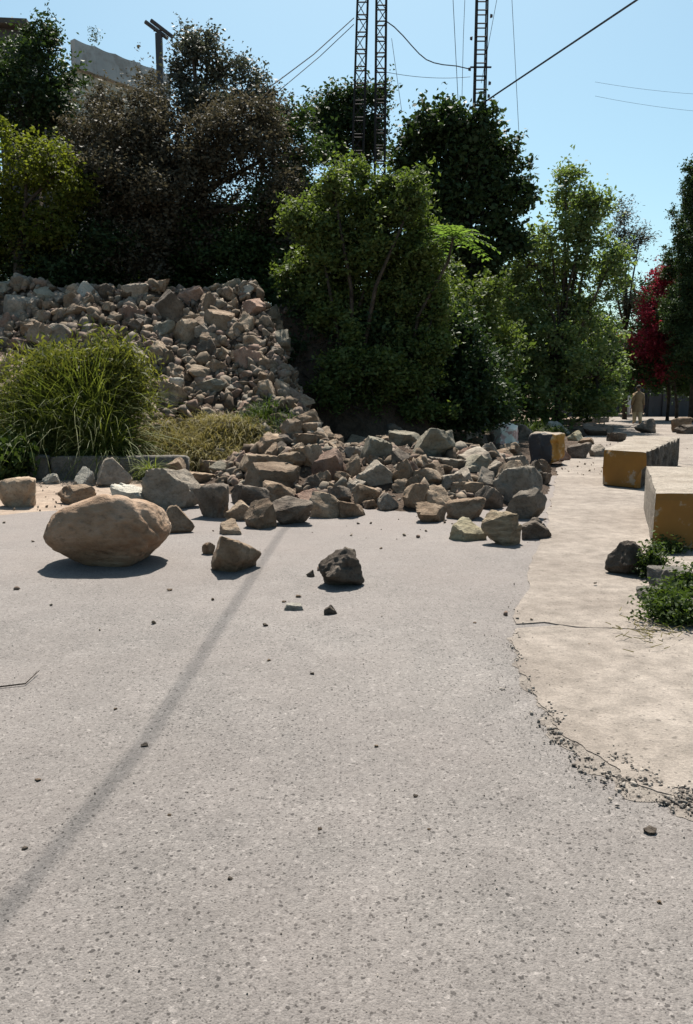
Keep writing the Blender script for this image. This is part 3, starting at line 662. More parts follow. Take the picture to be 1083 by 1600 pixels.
# labels for the ones without, by colour, size and the nearest named stone
COLW = {}
for k_, m_ in RM.items(): COLW[m_.name] = {'tan': 'tan', 'brown': 'brown', 'grey': 'grey', 'dark': 'dark', 'green': 'greenish', 'red': 'reddish', 'pale': 'pale', 'yellowish': 'cream', 'striped': 'striped'}[k_]
used = set(r_[0].get('label') for r_ in ROCKS if r_[0].get('label'))
marks = [r_ for r_ in ROCKS if r_[4]]
for r_ in ROCKS:
    o = r_[0]; slope = o.location.z > .75 and o.location.x < .2
    o['group'] = SLOPE if slope else (HEAP if (o.location.y > 7.5 and -3.5 < o.location.x < 4 and o.name != 'boulder') else 'loose stones around the heap')
    if o.get('label'): continue
    cw = COLW.get(o.data.materials[0].name, 'brown')
    sz = 'small' if r_[3] < 27 else ('mid-sized' if r_[3] < 40 else 'large')
    cand = sorted(marks, key=lambda q: (q[1] - r_[1]) ** 2 + (q[2] - r_[2]) ** 2)[:7]
    done = False
    for q in cand:
        dx, dy = r_[1] - q[1], r_[2] - q[2]
        dist = math.hypot(dx, dy)
        if abs(dx) > 1.7 * abs(dy): rel = 'right of' if dx > 0 else 'left of'
        elif abs(dy) > 1.7 * abs(dx): rel = 'below' if dy > 0 else 'above'
        else: rel = ('below and ' if dy > 0 else 'above and ') + ('right of' if dx > 0 else 'left of')
        near = 'just' if dist < 55 else ('a little way' if dist < 110 else 'well')
        ph = q[4].replace('shaped ', '')
        lab = f'{sz} {cw} rock {near} {rel} {ph}'
        if len(lab.split()) <= 16 and lab not in used:
            used.add(lab); o['label'] = lab; done = True; break
    if not done:
        o['label'] = f'{sz} {cw} rock in the ' + ('rubble covering the slope' if slope else 'heap lying across the road')
print('rocks', len(ROCKS), n1, n2)

# small rubble between the big stones: nobody could count it
def rubble(name, pts, sizes, cols_m, label, base=3, sunk=.2, seed=5):
    r = np.random.default_rng(seed); parts = [rock_np(700 + k, 2, 8, 60, .08, dmin=.38, dmax=.9)[0] for k in range(8)]; Fb = ICO[2][1]
    VV, FF = [], []; nb = 0
    for p, s in zip(pts, sizes):
        V = parts[r.integers(8)]; a, b, c = r.uniform(0, 6.28, 3)
        Rm = np.array((Matrix.Rotation(a, 3, 'X') @ Matrix.Rotation(b, 3, 'Z') @ Matrix.Rotation(c, 3, 'Y')))
        V = (V * np.array([1, r.uniform(.6, 1), r.uniform(.4, .8)])) @ Rm.T * s * .5 + np.array([p[0], p[1], p[2] + s * (.5 - sunk) * .5])
        VV.append(V); FF.append(Fb + nb); nb += len(V)
    me = mesh_np(name, np.vstack(VV), np.vstack(FF), False); o = link(name, me, cols_m); tag(o, label, None, None, 'stuff'); return o
def island_rock_mat(name, cols):
    m, n, l = mat(name); ge = N(n, 'ShaderNodeNewGeometry'); r = ramp(n, al([(i / (len(cols) - 1), c) for i, c in enumerate(cols)]))
    l.new(ge.outputs['Random Per Island'], r.inputs[0]); tc = N(n, 'ShaderNodeTexCoord')
    n2 = N(n, 'ShaderNodeTexNoise', i_Scale=18.0, i_Detail=6.0); l.new(tc.outputs['Object'], n2.inputs[0])
    r2 = ramp(n, [(0.3, g3(0.65)), (0.7, g3(1.2))]); l.new(n2.outputs[0], r2.inputs[0])
    mx = N(n, 'ShaderNodeMix', data_type='RGBA', blend_type='MULTIPLY'); mx.inputs[0].default_value = 1
    l.new(r.outputs[0], mx.inputs[6]); l.new(r2.outputs[0], mx.inputs[7])
    b = N(n, 'ShaderNodeBsdfPrincipled', i_Roughness=.95); b.inputs['Specular IOR Level'].default_value = .2
    l.new(mx.outputs[2], b.inputs['Base Color']); o = N(n, 'ShaderNodeOutputMaterial'); l.new(b.outputs[0], o.inputs[0]); return m
M_rub = island_rock_mat('rubble_stone', [(.13, .095, .065), (.20, .15, .105), (.28, .215, .155), (.25, .215, .17), (.25, .17, .13), (.33, .27, .21)])
r = np.random.default_rng(3)
X = r.uniform(-10, .6, 14000); Y = r.uniform(14.4, 20.6, 14000); Z = H(X, Y)
k = (Z > .25) & (X < -1.75 + (20 - Y) * .3 + .35 + r.normal(0, .15, 14000)); X, Y, Z = X[k][:4200], Y[k][:4200], Z[k][:4200]
rubble('rubble', np.stack([X, Y, Z], 1), .08 + .34 * r.random(len(X)) ** 1.8, M_rub, 'small broken brown stones packed between the bigger rocks of the slope')
X = r.uniform(-2.6, 3.8, 9000); Y = r.uniform(8.4, 18.5, 9000); Z = H(X, Y); k = (Z > .06); X, Y, Z = X[k][:2200], Y[k][:2200], Z[k][:2200]
rubble('rubble', np.stack([X, Y, Z], 1), .05 + .24 * r.random(len(X)) ** 2, M_rub, 'small stones and chips filling the heap on the road', seed=6)
# gravel strewn round the heap and along the verge
P = []
for px0, py0, px1, py1, n_ in ((0, 760, 330, 800, 160), (300, 735, 400, 765, 60), (820, 690, 1000, 745, 190), (540, 790, 870, 850, 60), (960, 660, 1083, 735, 60), (1010, 740, 1083, 760, 20), (0, 800, 900, 990, 36)):
    for _ in range(n_):
        v = G(random.uniform(px0, px1), random.uniform(py0, py1)); h = H(np.array([v.x]), np.array([v.y]))[0]; P.append((v.x, v.y, max(h, .012 if v.x < 2 else .032)))
rubble('gravel', P, .010 + .055 * r.random(len(P)) ** 3, M_rub, 'loose gravel strewn round the heap and along the verge', seed=8)
M_crumb = island_rock_mat('asphalt_crumbs', [(.12, .10, .085), (.24, .21, .18), (.34, .30, .26), (.44, .38, .32)])
P = []; edge = [g2(806, 990), g2(803, 1010), g2(815, 1055), g2(838, 1095), g2(868, 1140), g2(915, 1180), g2(975, 1218), g2(1040, 1244), g2(1110, 1262)]
for i in range(len(edge) - 1):
    a, b = Vector(edge[i]), Vector(edge[i + 1]); wd = (.02, .025, .03, .035, .05, .06, .06, .05)[i]; cnt = (100, 100, 200, 450, 900, 1500, 1500, 1000)[i]
    for _ in range(cnt):
        p = a.lerp(b, random.random()) + Vector((random.gauss(0, wd), random.gauss(-.015, wd))); 
        if fbm(np.array([[p.x * 11, p.y * 11, 4.0]]), 3)[0] > random.uniform(-.2, .4): P.append((p.x, p.y, .015))
for _ in range(22): v = G(random.gauss(806, 6), random.gauss(955, 14)); P.append((v.x, v.y, .02))
for _ in range(14): v = G(random.gauss(782, 8), random.gauss(1077, 5)); P.append((v.x, v.y, .01))
rubble('gravel', P, .003 + .022 * r.random(len(P)) ** 3.5, M_crumb, 'crumbled asphalt and grit along the broken concrete edge', seed=9)
P = []
for _ in range(900):
    i = random.randrange(len(edge) - 1); p = Vector(edge[i]).lerp(Vector(edge[i + 1]), random.random()) + Vector((random.gauss(-.02, .12), random.gauss(-.04, .12))); P.append((p.x, p.y, .013))
for _ in range(500):
    v = G(random.uniform(0, 1083), random.uniform(880, 1590)); P.append((v.x, v.y, .011 if v.x < 1.0 else .018))
rubble('gravel', P, .0025 + .007 * r.random(len(P)) ** 2, M_crumb, 'fine grit scattered over the road surface and the broken edge', seed=10)
# single dark pebbles lying on the asphalt
peb = [(226, 1169, 11, 'dark'), (649, 1248, 9, 'dark'), (360, 1378, 10, 'dark'), (1015, 1305, 20, 'dark'), (39, 1331, 10, 'dark'), (265, 1278, 8, 'brown'), (488, 1056, 7, 'dark'), (420, 1035, 7, 'brown'),
       (588, 1170, 8, 'brown'), (742, 976, 5, 'brown'), (265, 925, 8, 'brown'), (415, 980, 10, 'dark'), (466, 935, 9, 'brown'), (444, 943, 7, 'brown'), (180, 1112, 7, 'brown'), (60, 1223, 9, 'brown'), (500, 1300, 7, 'brown'), (1030, 1415, 10, 'brown'), (920, 1010, 6, 'brown'), (930, 918, 6, 'dark'), (560, 820, 6, 'dark'), (670, 1300, 6, 'brown')]
PEBL = ['dark pebble lying on the soft cable shadow in the left of the road', 'dark pebble in the open near road, below and right of the middle', 'dark pebble lying in the lower middle of the road, alone', 'largest dark pebble, below the broken corner of the concrete', 'dark pebble near the left edge beside the lower end of the cable shadow', 'brown pebble just right of the cable shadow, low on the left', 'dark pebble in mid road straight below the pitted dark rock', 'brown pebble a step below the pale flake, left of middle', 'brown pebble in mid road halfway down to the front', 'tiny brown pebble near the concrete edge, right of middle road', "brown pebble just right of the smooth boulder's shadow", 'dark pebble left of the flat pale flake and a little nearer', 'brown pebble right behind the flat pale stone flake', 'smaller brown pebble left behind the flat pale stone flake', 'brown pebble left of the cable shadow in the middle distance', "brown pebble at the left side of the near road above the shadow's low end", 'brown pebble in the near road just right of its centre line', 'brown pebble at the lower right front corner of the road', 'tiny brown pebble on the concrete just past the cross joint', 'tiny dark pebble on the concrete left of the dark rounded rock', "tiny dark pebble on asphalt just in front of the heap's gap", 'brown pebble in the near road right of the one beside the middle']
for i, (px, py, w_, c) in enumerate(peb):
    v = G(px, py); s = w_ * pxm(v.y) * 1.15
    o = bpy.data.objects.new('pebble', with_mat(PROTO[(i * 5) % 26], c)); COL.objects.link(o); o.location = (v.x, v.y, .009 if v.x < 1.6 or py > 1250 else .03); o.scale = (s, s * .8, s * .42); o.rotation_euler.z = i
    tag(o, PEBL[i], 'pebble', 'single pebbles on the road')

# ------------------------------------------------------------------ painted concrete blocks
def block(name, fl, fr, bl, br, h, label, mats, chips=0, seed=0):
    """fl, fr, bl, br ground corners; body mesh with worn rim, painted front panel a few mm proud"""
    root = empty(name, ((fl[0] + fr[0] + bl[0] + br[0]) / 4, (fl[1] + fr[1] + bl[1] + br[1]) / 4, .032)); c = root.location
    tag(root, label, 'concrete block', 'painted concrete blocks beside the roadway')
    nx, ny, nz = 10, 44, 8; bm = bmesh.new()
    def P(u, v, t):
        a = Vector((*fl, 0)).lerp(Vector((*fr, 0)), u); b = Vector((*bl, 0)).lerp(Vector((*br, 0)), u); p = a.lerp(b, v); p.z = t * h; return p - Vector((c.x, c.y, 0))
    grid = {}
    def vert(u, v, t):
        k = (round(u, 4), round(v, 4), round(t, 4))
        if k not in grid: grid[k] = bm.verts.new(P(u, v, t))
        return grid[k]
    lin = lambda n: [i / n for i in range(n + 1)]
    fr_faces = []
    def face(q): 
        return bm.faces.new(q)
    side_faces = []
    for i in range(nx):
        for j in range(ny):
            u0, u1, v0, v1 = i / nx, (i + 1) / nx, j / ny, (j + 1) / ny
            face([vert(u0, v0, 1), vert(u1, v0, 1), vert(u1, v1, 1), vert(u0, v1, 1)])
    for j in range(ny):
        for k_ in range(nz):
            v0, v1, t0, t1 = j / ny, (j + 1) / ny, k_ / nz, (k_ + 1) / nz
            face([vert(0, v1, t0), vert(0, v0, t0), vert(0, v0, t1), vert(0, v1, t1)])
            side_faces.append(face([vert(1, v0, t0), vert(1, v1, t0), vert(1, v1, t1), vert(1, v0, t1)]))
    for i in range(nx):
        for k_ in range(nz):
            u0, u1, t0, t1 = i / nx, (i + 1) / nx, k_ / nz, (k_ + 1) / nz
            f = face([vert(u0, 0, t0), vert(u1, 0, t0), vert(u1, 0, t1), vert(u0, 0, t1)]); fr_faces.append(f)
            face([vert(u1, 1, t0), vert(u0, 1, t0), vert(u0, 1, t1), vert(u1, 1, t1)])
    ctr = P(.5, .5, .5)
    for (u, v, t), bv in grid.items():
        p = bv.co; q = np.array([[p.x * 3 + seed, p.y * 3, p.z * 3]]); n = fbm(q, 3)[0]; n2 = fbm(q * 3, 3)[0]
        edge_ = (t > .99) + (u < .01 or u > .99) + (v < .01 or v > .99)
        bv.co += (p - Vector((ctr.x, p.y, ctr.z))) * (0.012 * n) 
        if edge_ >= 2: bv.co += (ctr - p).normalized() * (0.012 + .018 * max(0, n2))
        if chips and u > .99:            # broken right flank: the side has spalled away under the top skin
            d = .14 * max(0, fbm(q * 1.6, 3)[0] + .25) * (1 if t < .97 else .25) * chips; bv.co.x -= d; bv.co.y += .2 * d
            if t > .97: bv.co.z -= .05 * max(0, n2) * chips
    rr = Matrix.Identity(3)
    me = bpy.data.meshes.new('body'); 
    me.materials.append(mats[0]); me.materials.append(mats[1])
    me.materials.append(M_broken)
    if chips:
        for f in side_faces: f.material_index = 2
    bmesh.ops.recalc_face_normals(bm, faces=bm.faces)
    # front panel built as its own skin just proud of the body
    cb = bmesh.new(); mp_ = {}
    for f in fr_faces:
        vs = []
        for v in f.verts:
            if v not in mp_:
                fn_ = Vector((fr[1] - fl[1], -(fr[0] - fl[0]), 0)).normalized(); mp_[v] = cb.verts.new(v.co + fn_ * .004)
            vs.append(mp_[v])
        cb.faces.new(vs)
    bmesh.ops.recalc_face_normals(cb, faces=cb.faces)
    me2 = bpy.data.meshes.new('painted_front'); cb.to_mesh(me2); cb.free()
    bm.to_mesh(me); bm.free()
    link('body', me, None, root); pf = link('painted_front', me2, mats[1], root); pf['label'] = 'orange yellow painted end face'
    return root
M_broken = ground_mat('broken_concrete', [(.3, (.11, .092, .075)), (.5, (.20, .17, .14)), (.7, (.31, .27, .225))], 5, 30, 1.0, dist=0.03)
fl = G(940, 760); fr = G(1008, 766)
u = Vector((.42, .91, 0)).normalized()
A_fl = Vector((fl.x, fl.y)); A_fr = Vector((fr.x - .02, fr.y - .05)); d_ = Vector((u.x, u.y))
A_bl = A_fl + Vector((1.9, 4.0)); A_br = A_fr + Vector((2.1, 3.9))
block('concrete_block', A_fl, A_fr, A_bl, A_br, .55, 'farther concrete block with yellow end and broken crumbling right side', (M_blocktop, M_yellow), chips=1, seed=3)
b0 = G(1020, 862); B_fl = Vector((b0.x, b0.y)); B_fr = B_fl + Vector((1.35, .02)); B_bl = B_fl + Vector((.92, 2.75)); B_br = B_bl + Vector((1.3, -.15))
block('concrete_block', B_fl, B_fr, B_bl, B_br, .52, 'nearer concrete block with orange yellow end rising from the weeds', (M_blocktop, M_yellow), seed=9)
# yellow and black painted stone at the heap's right end
V, Fc = rock_np(77, 5, planes=5, k=18, rough=.05, dmin=.8, dmax=1, extra=[(0, 0, 1, .62), (-.8, -.6, 0, .6), (.45, -.9, 0, .6), (1, 0, 0, .7), (0, 1, 0, .7)])
V = norm_unit(V); me = mesh_np('painted_stone', V, Fc, True); 
o = link('painted_stone', me); o.data.materials.append(M_blackpaint); o.data.materials.append(M_yellow_dull); o.data.materials.append(RM['grey'])
for p in me.polygons:
    c_ = p.center; p.material_index = 2 if p.normal.z > .75 else (1 if (c_.x + .1 * fbm(np.array([[c_.x * 4, c_.y * 4, c_.z * 4]]), 2)[0]) > -.02 else 0)
p = hit(860, 728); m_ = pxm(p.y); o.location = (p.x, p.y + .3, 0.0); o.scale = (54 * m_, 50 * m_, 52 * m_)
tag(o, 'squared stone painted black on its left and yellow on its right, by the heap', 'painted stone')
# broken slab lumps before the near block
for box, pr, lab in (((1030, 868, 1100, 930), 3, 'broken grey concrete lump among the weeds in front of the near block'), ((1015, 925, 1083, 950), 8, 'low concrete scrap half buried in weeds at the right edge')):
    v = G(*( (box[0] + box[2]) / 2, box[3])); mm = pxm(v.y); o = bpy.data.objects.new('concrete_lump', with_mat(SLABS[pr % 5], M_kerb)); COL.objects.link(o)
    o.location = (v.x, v.y + .15, .02); o.scale = ((box[2] - box[0]) * mm, .5, (box[3] - box[1]) * mm * .55); o.rotation_euler.z = .2; tag(o, lab, 'concrete lump')

# ------------------------------------------------------------------ kerbs and walls
def kerb(name, a, b, hgt, th, label, m, cat='kerb', n=14, seed=1, jag=.03):
    a = Vector((a[0], a[1])); b = Vector((b[0], b[1])); root = empty(name, (a.x, a.y, 0)); tag(root, label, cat)
    L = (b - a).length; d = (b - a).normalized(); ang = math.atan2(d.y, d.x); k = max(1, int(L / 1.1)); seg = L / k
    for i in range(k):
        V, Fc = ICO[3]; Vb = np.sign(V) * np.abs(V) ** .18; Vb = Vb / np.abs(Vb).max(0) * .5
        nn = fbm(V * 2 + i * 3 + seed, 3); Vb = Vb * (1 + .05 * nn)[:, None]
        Vb = Vb * np.array([seg - .02, th, hgt + .06]); Vb[:, 2] += hgt / 2
        me = mesh_np('kerb_stone', Vb, Fc, True); o = link('kerb_stone', me, m, root)
        c = a + d * seg * (i + .5) - a; o.location = (c.x, c.y, random.uniform(-jag, jag)); o.rotation_euler.z = ang + random.uniform(-.02, .02)
    return root
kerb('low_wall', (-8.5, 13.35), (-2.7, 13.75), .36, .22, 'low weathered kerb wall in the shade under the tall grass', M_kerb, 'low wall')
ka, kb = G(690, 674), G(948, 660)
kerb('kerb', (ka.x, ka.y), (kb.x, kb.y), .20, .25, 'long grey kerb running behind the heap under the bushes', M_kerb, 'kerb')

# ------------------------------------------------------------------ vegetation
def leaves_mesh(name, C, size, rnd, width=.5, droop=0.0, bend=.15, updir=None):
    n = len(C); r = rnd
    d = r.normal(size=(n, 3)); d[:, 2] = d[:, 2] * .6 - droop
    if updir is not None: d = d * .6 + updir
    d /= np.linalg.norm(d, axis=1, keepdims=True)
    a = r.normal(size=(n, 3)); s = np.cross(d, a); s /= np.linalg.norm(s, axis=1, keepdims=True)
    up = np.cross(s, d); size = np.broadcast_to(size, (n,))[:, None] * r.uniform(.5, 1.4, (n, 1))
    L = d * size; W = s * size * width * .5
    b = C - L * .5; t = C + L * .5 - up * size * bend; l = C + W + up * size * .08; q = C - W + up * size * .08
    V = np.stack([b, l, t, q], 1).reshape(-1, 3); Fc = np.arange(4 * n).reshape(n, 4)
    return mesh_np(name, V, Fc, False)
def crown_pts(lobes, ncl, per, crad, rnd, shell=.55, low=0):
    """lobes: (centre, (rx,ry,rz)); leaf clusters spread through each lobe with a bias to the outside"""
    vol = np.array([l[1][0] * l[1][1] * l[1][2] for l in lobes]) ** .67; vol /= vol.sum(); C = []; cen = []
    for l, vv in zip(lobes, vol):
        k = max(3, int(ncl * vv)); d = rnd.normal(size=(k, 3)); d /= np.linalg.norm(d, axis=1, keepdims=True)
        rr = rnd.random(k) ** (1 / 3); rr = shell + (1 - shell) * rr; rr *= 1 + .10 * rnd.normal(size=k)
        rr[: k // 5] *= .6
        c = np.array(l[0]) + d * rr[:, None] * np.array(l[1]); cen.append(c)
        m = max(4, int(per)); cr = crad * rnd.uniform(.5, 1.4, (k, 1, 1))
        C.append((c[:, None, :] + rnd.normal(size=(k, m, 3)) * cr * np.array([1, 1, .7])).reshape(-1, 3))
    return np.vstack(C), np.vstack(cen)
def tree(name, Y, lobes_px, trunk_px, ncl, per, crad, lsize, m, label, cat='tree', group=None, shell=.5, width=.5, droop=.1, thick=.9, base_z=None, trunk_r=.14, seed=1, extra=None, branches=40, spray=.35):
    """lobes_px: (px, py, rx_px, ry_px[, dY]) seen from the road; trunk_px: px of the stem's foot"""
    rnd = np.random.default_rng(seed); mm = pxm(Y); lobes = []
    for L in lobes_px:
        px, py, rx, ry = L[:4]; dY = L[4] if len(L) > 4 else rnd.uniform(-.6, .6)
        c = at(px, py, Y + dY); lobes.append(((c.x, c.y, c.z), (rx * mm, max(rx, ry) * mm * thick, ry * mm)))
    f = at(trunk_px, 612, Y); bz = base_z if base_z is not None else float(H(np.array([f.x]), np.array([Y]))[0])
    root = empty(name, (f.x, Y, bz)); tag(root, label, cat, group); off = np.array([f.x, Y, bz])
    sub = []
    for l in lobes:                                   # boughs: smaller masses round each big one, so the outline is broken
        c0 = np.array(l[0]) - off; R_ = np.array(l[1]); sub.append((c0, R_ * .62))
        nb = int(np.clip(R_[0] * R_[2] * 5, 4, 12)) + 3
        for _ in range(nb):
            d = rnd.normal(size=3); d /= np.linalg.norm(d); d[1] *= .8; f_ = rnd.uniform(.22, .42)
            sub.append((c0 + d * R_ * rnd.uniform(.62, .98), R_ * f_ * np.array([1, 1, .85])))
    C, cen = crown_pts(sub, ncl, per, crad * .8, rnd, shell)
    nsp = int(ncl * spray); ii = rnd.choice(len(cen), nsp); ctr = np.mean([l[0] for l in sub], 0)      # thin shoots standing out of the crown
    for i_ in ii:
        d = cen[i_] - ctr; d /= (np.linalg.norm(d) + 1e-6); d = d + np.array([0, 0, .5]) + rnd.normal(size=3) * .35; L_ = rnd.uniform(.2, .6) * crad * 4
        t_ = rnd.random(14)[:, None]; C = np.vstack([C, cen[i_] + d * L_ * t_ + rnd.normal(size=(14, 3)) * .06])
    k = C[:, 2] > -.1; C = C[k]
    link('crown', leaves_mesh('crown', C, lsize, rnd, width, droop), m, root)
    # trunk and limbs
    mb = MB(); lc = [Vector(l[0]) - Vector(off) for l in lobes]; top = max(lc, key=lambda v: v.z); lows = min(v.z for v in lc)
    hub = Vector((top.x * .35, top.y * .3, max(.5, lows * .6 + top.z * .1)))
    mb.tube([(0, 0, -.3), hub * .5 + Vector((.08, 0, 0)), hub], [trunk_r * 1.25, trunk_r, trunk_r * .8], 8)
    mb.build('trunk', M_bark, root, True)
    br = MB()
    for c in lc:
        mid = hub.lerp(c, .5) + Vector(rnd.normal(size=3) * .15); mid.z += .1
        br.tube([hub, mid, c], [trunk_r * .55, trunk_r * .38, trunk_r * .2], 6)
    idx = rnd.choice(len(cen), min(branches, len(cen)), replace=False)
    for i in idx:
        c = Vector(cen[i]); c0 = min(lc, key=lambda v: (v - c).length); mid = c0.lerp(c, .5) + Vector(rnd.normal(size=3) * .08)
        br.tube([c0, mid, c], [trunk_r * .22, trunk_r * .13, trunk_r * .05], 4)
    br.build('branches', M_bark, root, True)
    return root
TG = 'trees on the embankment'
T = tree
T('juniper_tree', 25, [(60, 120, 62, 62), (20, 110, 40, 50), (85, 160, 24, 50), (60, 75, 24, 28), (60, 190, 60, 40), (-20, 160, 50, 80), (78, 55, 5, 22), (30, 160, 60, 60)], 60, 420, 42, .22, .12, L_dark, 'very dark dense tree rising before the house roof at the far left', group=TG, seed=1, shell=.35, trunk_r=.2)
T('leafy_tree', 22, [(40, 240, 55, 45), (90, 270, 40, 45), (20, 300, 60, 50), (115, 300, 22, 35), (30, 380, 60, 60), (-30, 330, 60, 90), (85, 350, 30, 40)], 30, 400, 40, .2, .12, L_yellow, 'bright yellow-green bushy tree in front of the dark tree at the left edge', group=TG, seed=2, shell=.45)
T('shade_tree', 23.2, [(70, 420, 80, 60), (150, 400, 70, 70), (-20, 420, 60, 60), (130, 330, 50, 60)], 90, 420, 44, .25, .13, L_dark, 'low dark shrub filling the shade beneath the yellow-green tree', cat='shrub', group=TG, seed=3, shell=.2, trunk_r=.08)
T('dry_tree', 23.5, [(180, 205, 68, 60), (160, 165, 30, 30), (232, 180, 55, 50), (200, 270, 90, 70), (285, 230, 70, 70), (350, 240, 75, 70), (330, 320, 90, 80), (230, 350, 90, 80), (410, 250, 55, 65), (430, 320, 55, 70), (150, 250, 40, 60), (400, 180, 40, 40)], 250, 1500, 50, .26, .105, L_grey, 'huge grey-brown dusty leaved tree spreading over the middle of the embankment', group=TG, seed=4, shell=.4, trunk_r=.25, branches=120)
T('leafy_tree', 25.5, [(305, 85, 45, 38), (345, 110, 50, 45), (285, 125, 22, 36), (385, 150, 45, 40), (330, 165, 60, 40), (420, 175, 40, 35), (450, 195, 35, 30), (300, 75, 18, 14)], 322, 420, 26, .2, .12, L_greygreen, 'airy grey-green tree whose crown rises highest left of the lattice poles', group=TG, seed=5, shell=.3, trunk_r=.16, branches=140)
T('leafy_tree', 24.5, [(450, 210, 30, 40), (475, 260, 35, 60), (440, 350, 60, 80), (380, 390, 80, 60), (480, 350, 40, 70), (280, 410, 90, 55), (200, 425, 80, 40), (330, 380, 90, 60), (300, 440, 90, 40), (400, 440, 80, 40), (470, 450, 50, 60), (200, 440, 90, 30), (100, 440, 80, 30), (470, 400, 50, 60)], 420, 1500, 44, .24, .13, L_deep, 'shaded dark green trees\u2019 understorey behind the crest of the rubble slope'.replace("trees\u2019 ", ''), cat='shrub', group=TG, seed=6, shell=.2, trunk_r=.1)
T('leafy_tree', 33, [(525, 160, 30, 30), (545, 200, 50, 45), (580, 215, 30, 40), (520, 215, 30, 40), (560, 150, 18, 20), (590, 150, 10, 10)], 545, 330, 36, .28, .17, L_dark, 'small dark tree seen behind the pair of lattice poles', group=TG, seed=7, shell=.3, base_z=1.5, trunk_r=.15)
T('broadleaf_tree', 30, [(700, 195, 55, 35), (660, 230, 50, 45), (740, 215, 55, 45), (780, 250, 40, 50), (650, 290, 38, 60), (720, 290, 75, 70), (785, 315, 38, 50), (700, 370, 60, 50), (770, 385, 45, 45), (740, 430, 40, 50), (690, 180, 22, 18), (795, 375, 20, 25)], 748, 900, 34, .27, .19, L_dark, 'tall rounded dark green tree standing right below the single lattice pole', group='trees behind the heap', seed=8, shell=.5, base_z=0, trunk_r=.22, branches=80, width=.62)
T('leafy_bush', 19.5, [(560, 310, 70, 42), (500, 370, 50, 55), (600, 350, 80, 55), (540, 410, 90, 60), (640, 420, 60, 60), (470, 430, 42, 30), (520, 480, 70, 60), (610, 500, 80, 70), (560, 580, 80, 70), (650, 580, 60, 70), (680, 480, 30, 50), (520, 290, 25, 22), (650, 300, 20, 20), (600, 640, 90, 30)], 570, 1900, 46, .17, .11, L_mid, 'big sunlit mid-green bush bulging over the back of the rock heap', cat='bush', group='bushes behind the heap', seed=9, shell=.55, base_z=0, trunk_r=.12, branches=120)
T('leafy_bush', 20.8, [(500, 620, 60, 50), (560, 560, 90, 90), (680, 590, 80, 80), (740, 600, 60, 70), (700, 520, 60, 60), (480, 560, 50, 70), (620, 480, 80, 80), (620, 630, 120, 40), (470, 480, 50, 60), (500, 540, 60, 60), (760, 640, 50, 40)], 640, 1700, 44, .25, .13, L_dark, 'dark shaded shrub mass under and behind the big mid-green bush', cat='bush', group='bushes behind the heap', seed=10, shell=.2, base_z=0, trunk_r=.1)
T('leafy_bush', 24, [(710, 490, 40, 45), (740, 540, 50, 55), (700, 590, 50, 60), (760, 600, 35, 55), (720, 640, 60, 30), (690, 430, 30, 40), (760, 470, 30, 50), (790, 560, 25, 50)], 720, 520, 40, .2, .13, L_mid, 'lower mid-green bush right of the big one, over the kerb', cat='bush', group='bushes behind the heap', seed=11, shell=.5, base_z=0, trunk_r=.08)
T('leafy_tree', 32, [(885, 285, 16, 25), (890, 330, 30, 28), (925, 310, 25, 20), (860, 370, 45, 40), (920, 370, 40, 45), (830, 410, 45, 45), (900, 430, 60, 45), (950, 420, 25, 40), (840, 480, 70, 50), (920, 500, 55, 50), (860, 560, 80, 55), (930, 590, 40, 55), (800, 540, 45, 70), (850, 620, 100, 40), (780, 600, 40, 50), (790, 460, 35, 45), (910, 345, 14, 40)], 870, 1000, 34, .25, .17, L_light, 'light green loose tree leaning over the kerb where the road turns right', group='trees behind the heap', seed=12, shell=.45, base_z=0, trunk_r=.16, branches=160)
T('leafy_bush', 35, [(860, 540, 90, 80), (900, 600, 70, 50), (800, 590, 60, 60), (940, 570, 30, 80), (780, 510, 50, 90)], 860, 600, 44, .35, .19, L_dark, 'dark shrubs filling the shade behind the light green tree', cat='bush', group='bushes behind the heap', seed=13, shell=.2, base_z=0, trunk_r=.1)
T('feathery_tree', 42, [(975, 335, 8, 22), (970, 370, 22, 22), (985, 400, 28, 25), (970, 440, 35, 30), (985, 480, 28, 40), (960, 400, 14, 20), (1000, 372, 12, 14)], 978, 170, 24, .35, .17, L_greygreen, 'thin feathery pale tree against the sky behind the light green tree', group='trees at the end of the road', seed=14, shell=.1, base_z=0, width=.3, trunk_r=.12, branches=110)
T('cypress_tree', 38, [(1085, 300, 16, 45), (1082, 350, 27, 60), (1085, 420, 33, 80), (1095, 500, 45, 90), (1090, 280, 10, 26)], 1085, 1500, 50, .16, .11, L_dark, 'dark narrow cypress standing at the right edge of the view', group='trees at the end of the road', seed=15, shell=.6, base_z=0, trunk_r=.2, droop=-.6)
T('bougainvillea', 40, [(1045, 430, 22, 20), (1025, 465, 30, 28), (1050, 500, 45, 45), (1010, 520, 25, 40), (1075, 540, 45, 50), (1040, 560, 50, 35), (1000, 560, 15, 25)], 1045, 420, 38, .25, .14, L_bougain, 'crimson flowering bougainvillea hanging over the far gate', cat='flowering bush', seed=16, shell=.5, base_z=0, trunk_r=.1)
T('dark_tree', 53, [(1000, 540, 60, 50), (1080, 480, 60, 80), (950, 560, 50, 60), (1040, 590, 120, 30), (1100, 560, 60, 60), (900, 580, 70, 60), (1010, 470, 25, 20)], 1000, 600, 44, .5, .28, L_dark, 'dark trees shading the gate at the end of the road', cat='trees', group='trees at the end of the road', seed=17, shell=.2, base_z=0, trunk_r=.2)
T('green_bush', 40.8, [(1050, 455, 30, 35), (1015, 510, 30, 40), (1060, 560, 60, 45), (1000, 580, 40, 35), (1080, 600, 40, 25)], 1060, 700, 40, .3, .16, L_deep, 'dark green leaves mixed behind the crimson blossom over the far gate', cat='bush', group='bushes behind the heap', seed=18, shell=.3, base_z=0, trunk_r=.08)
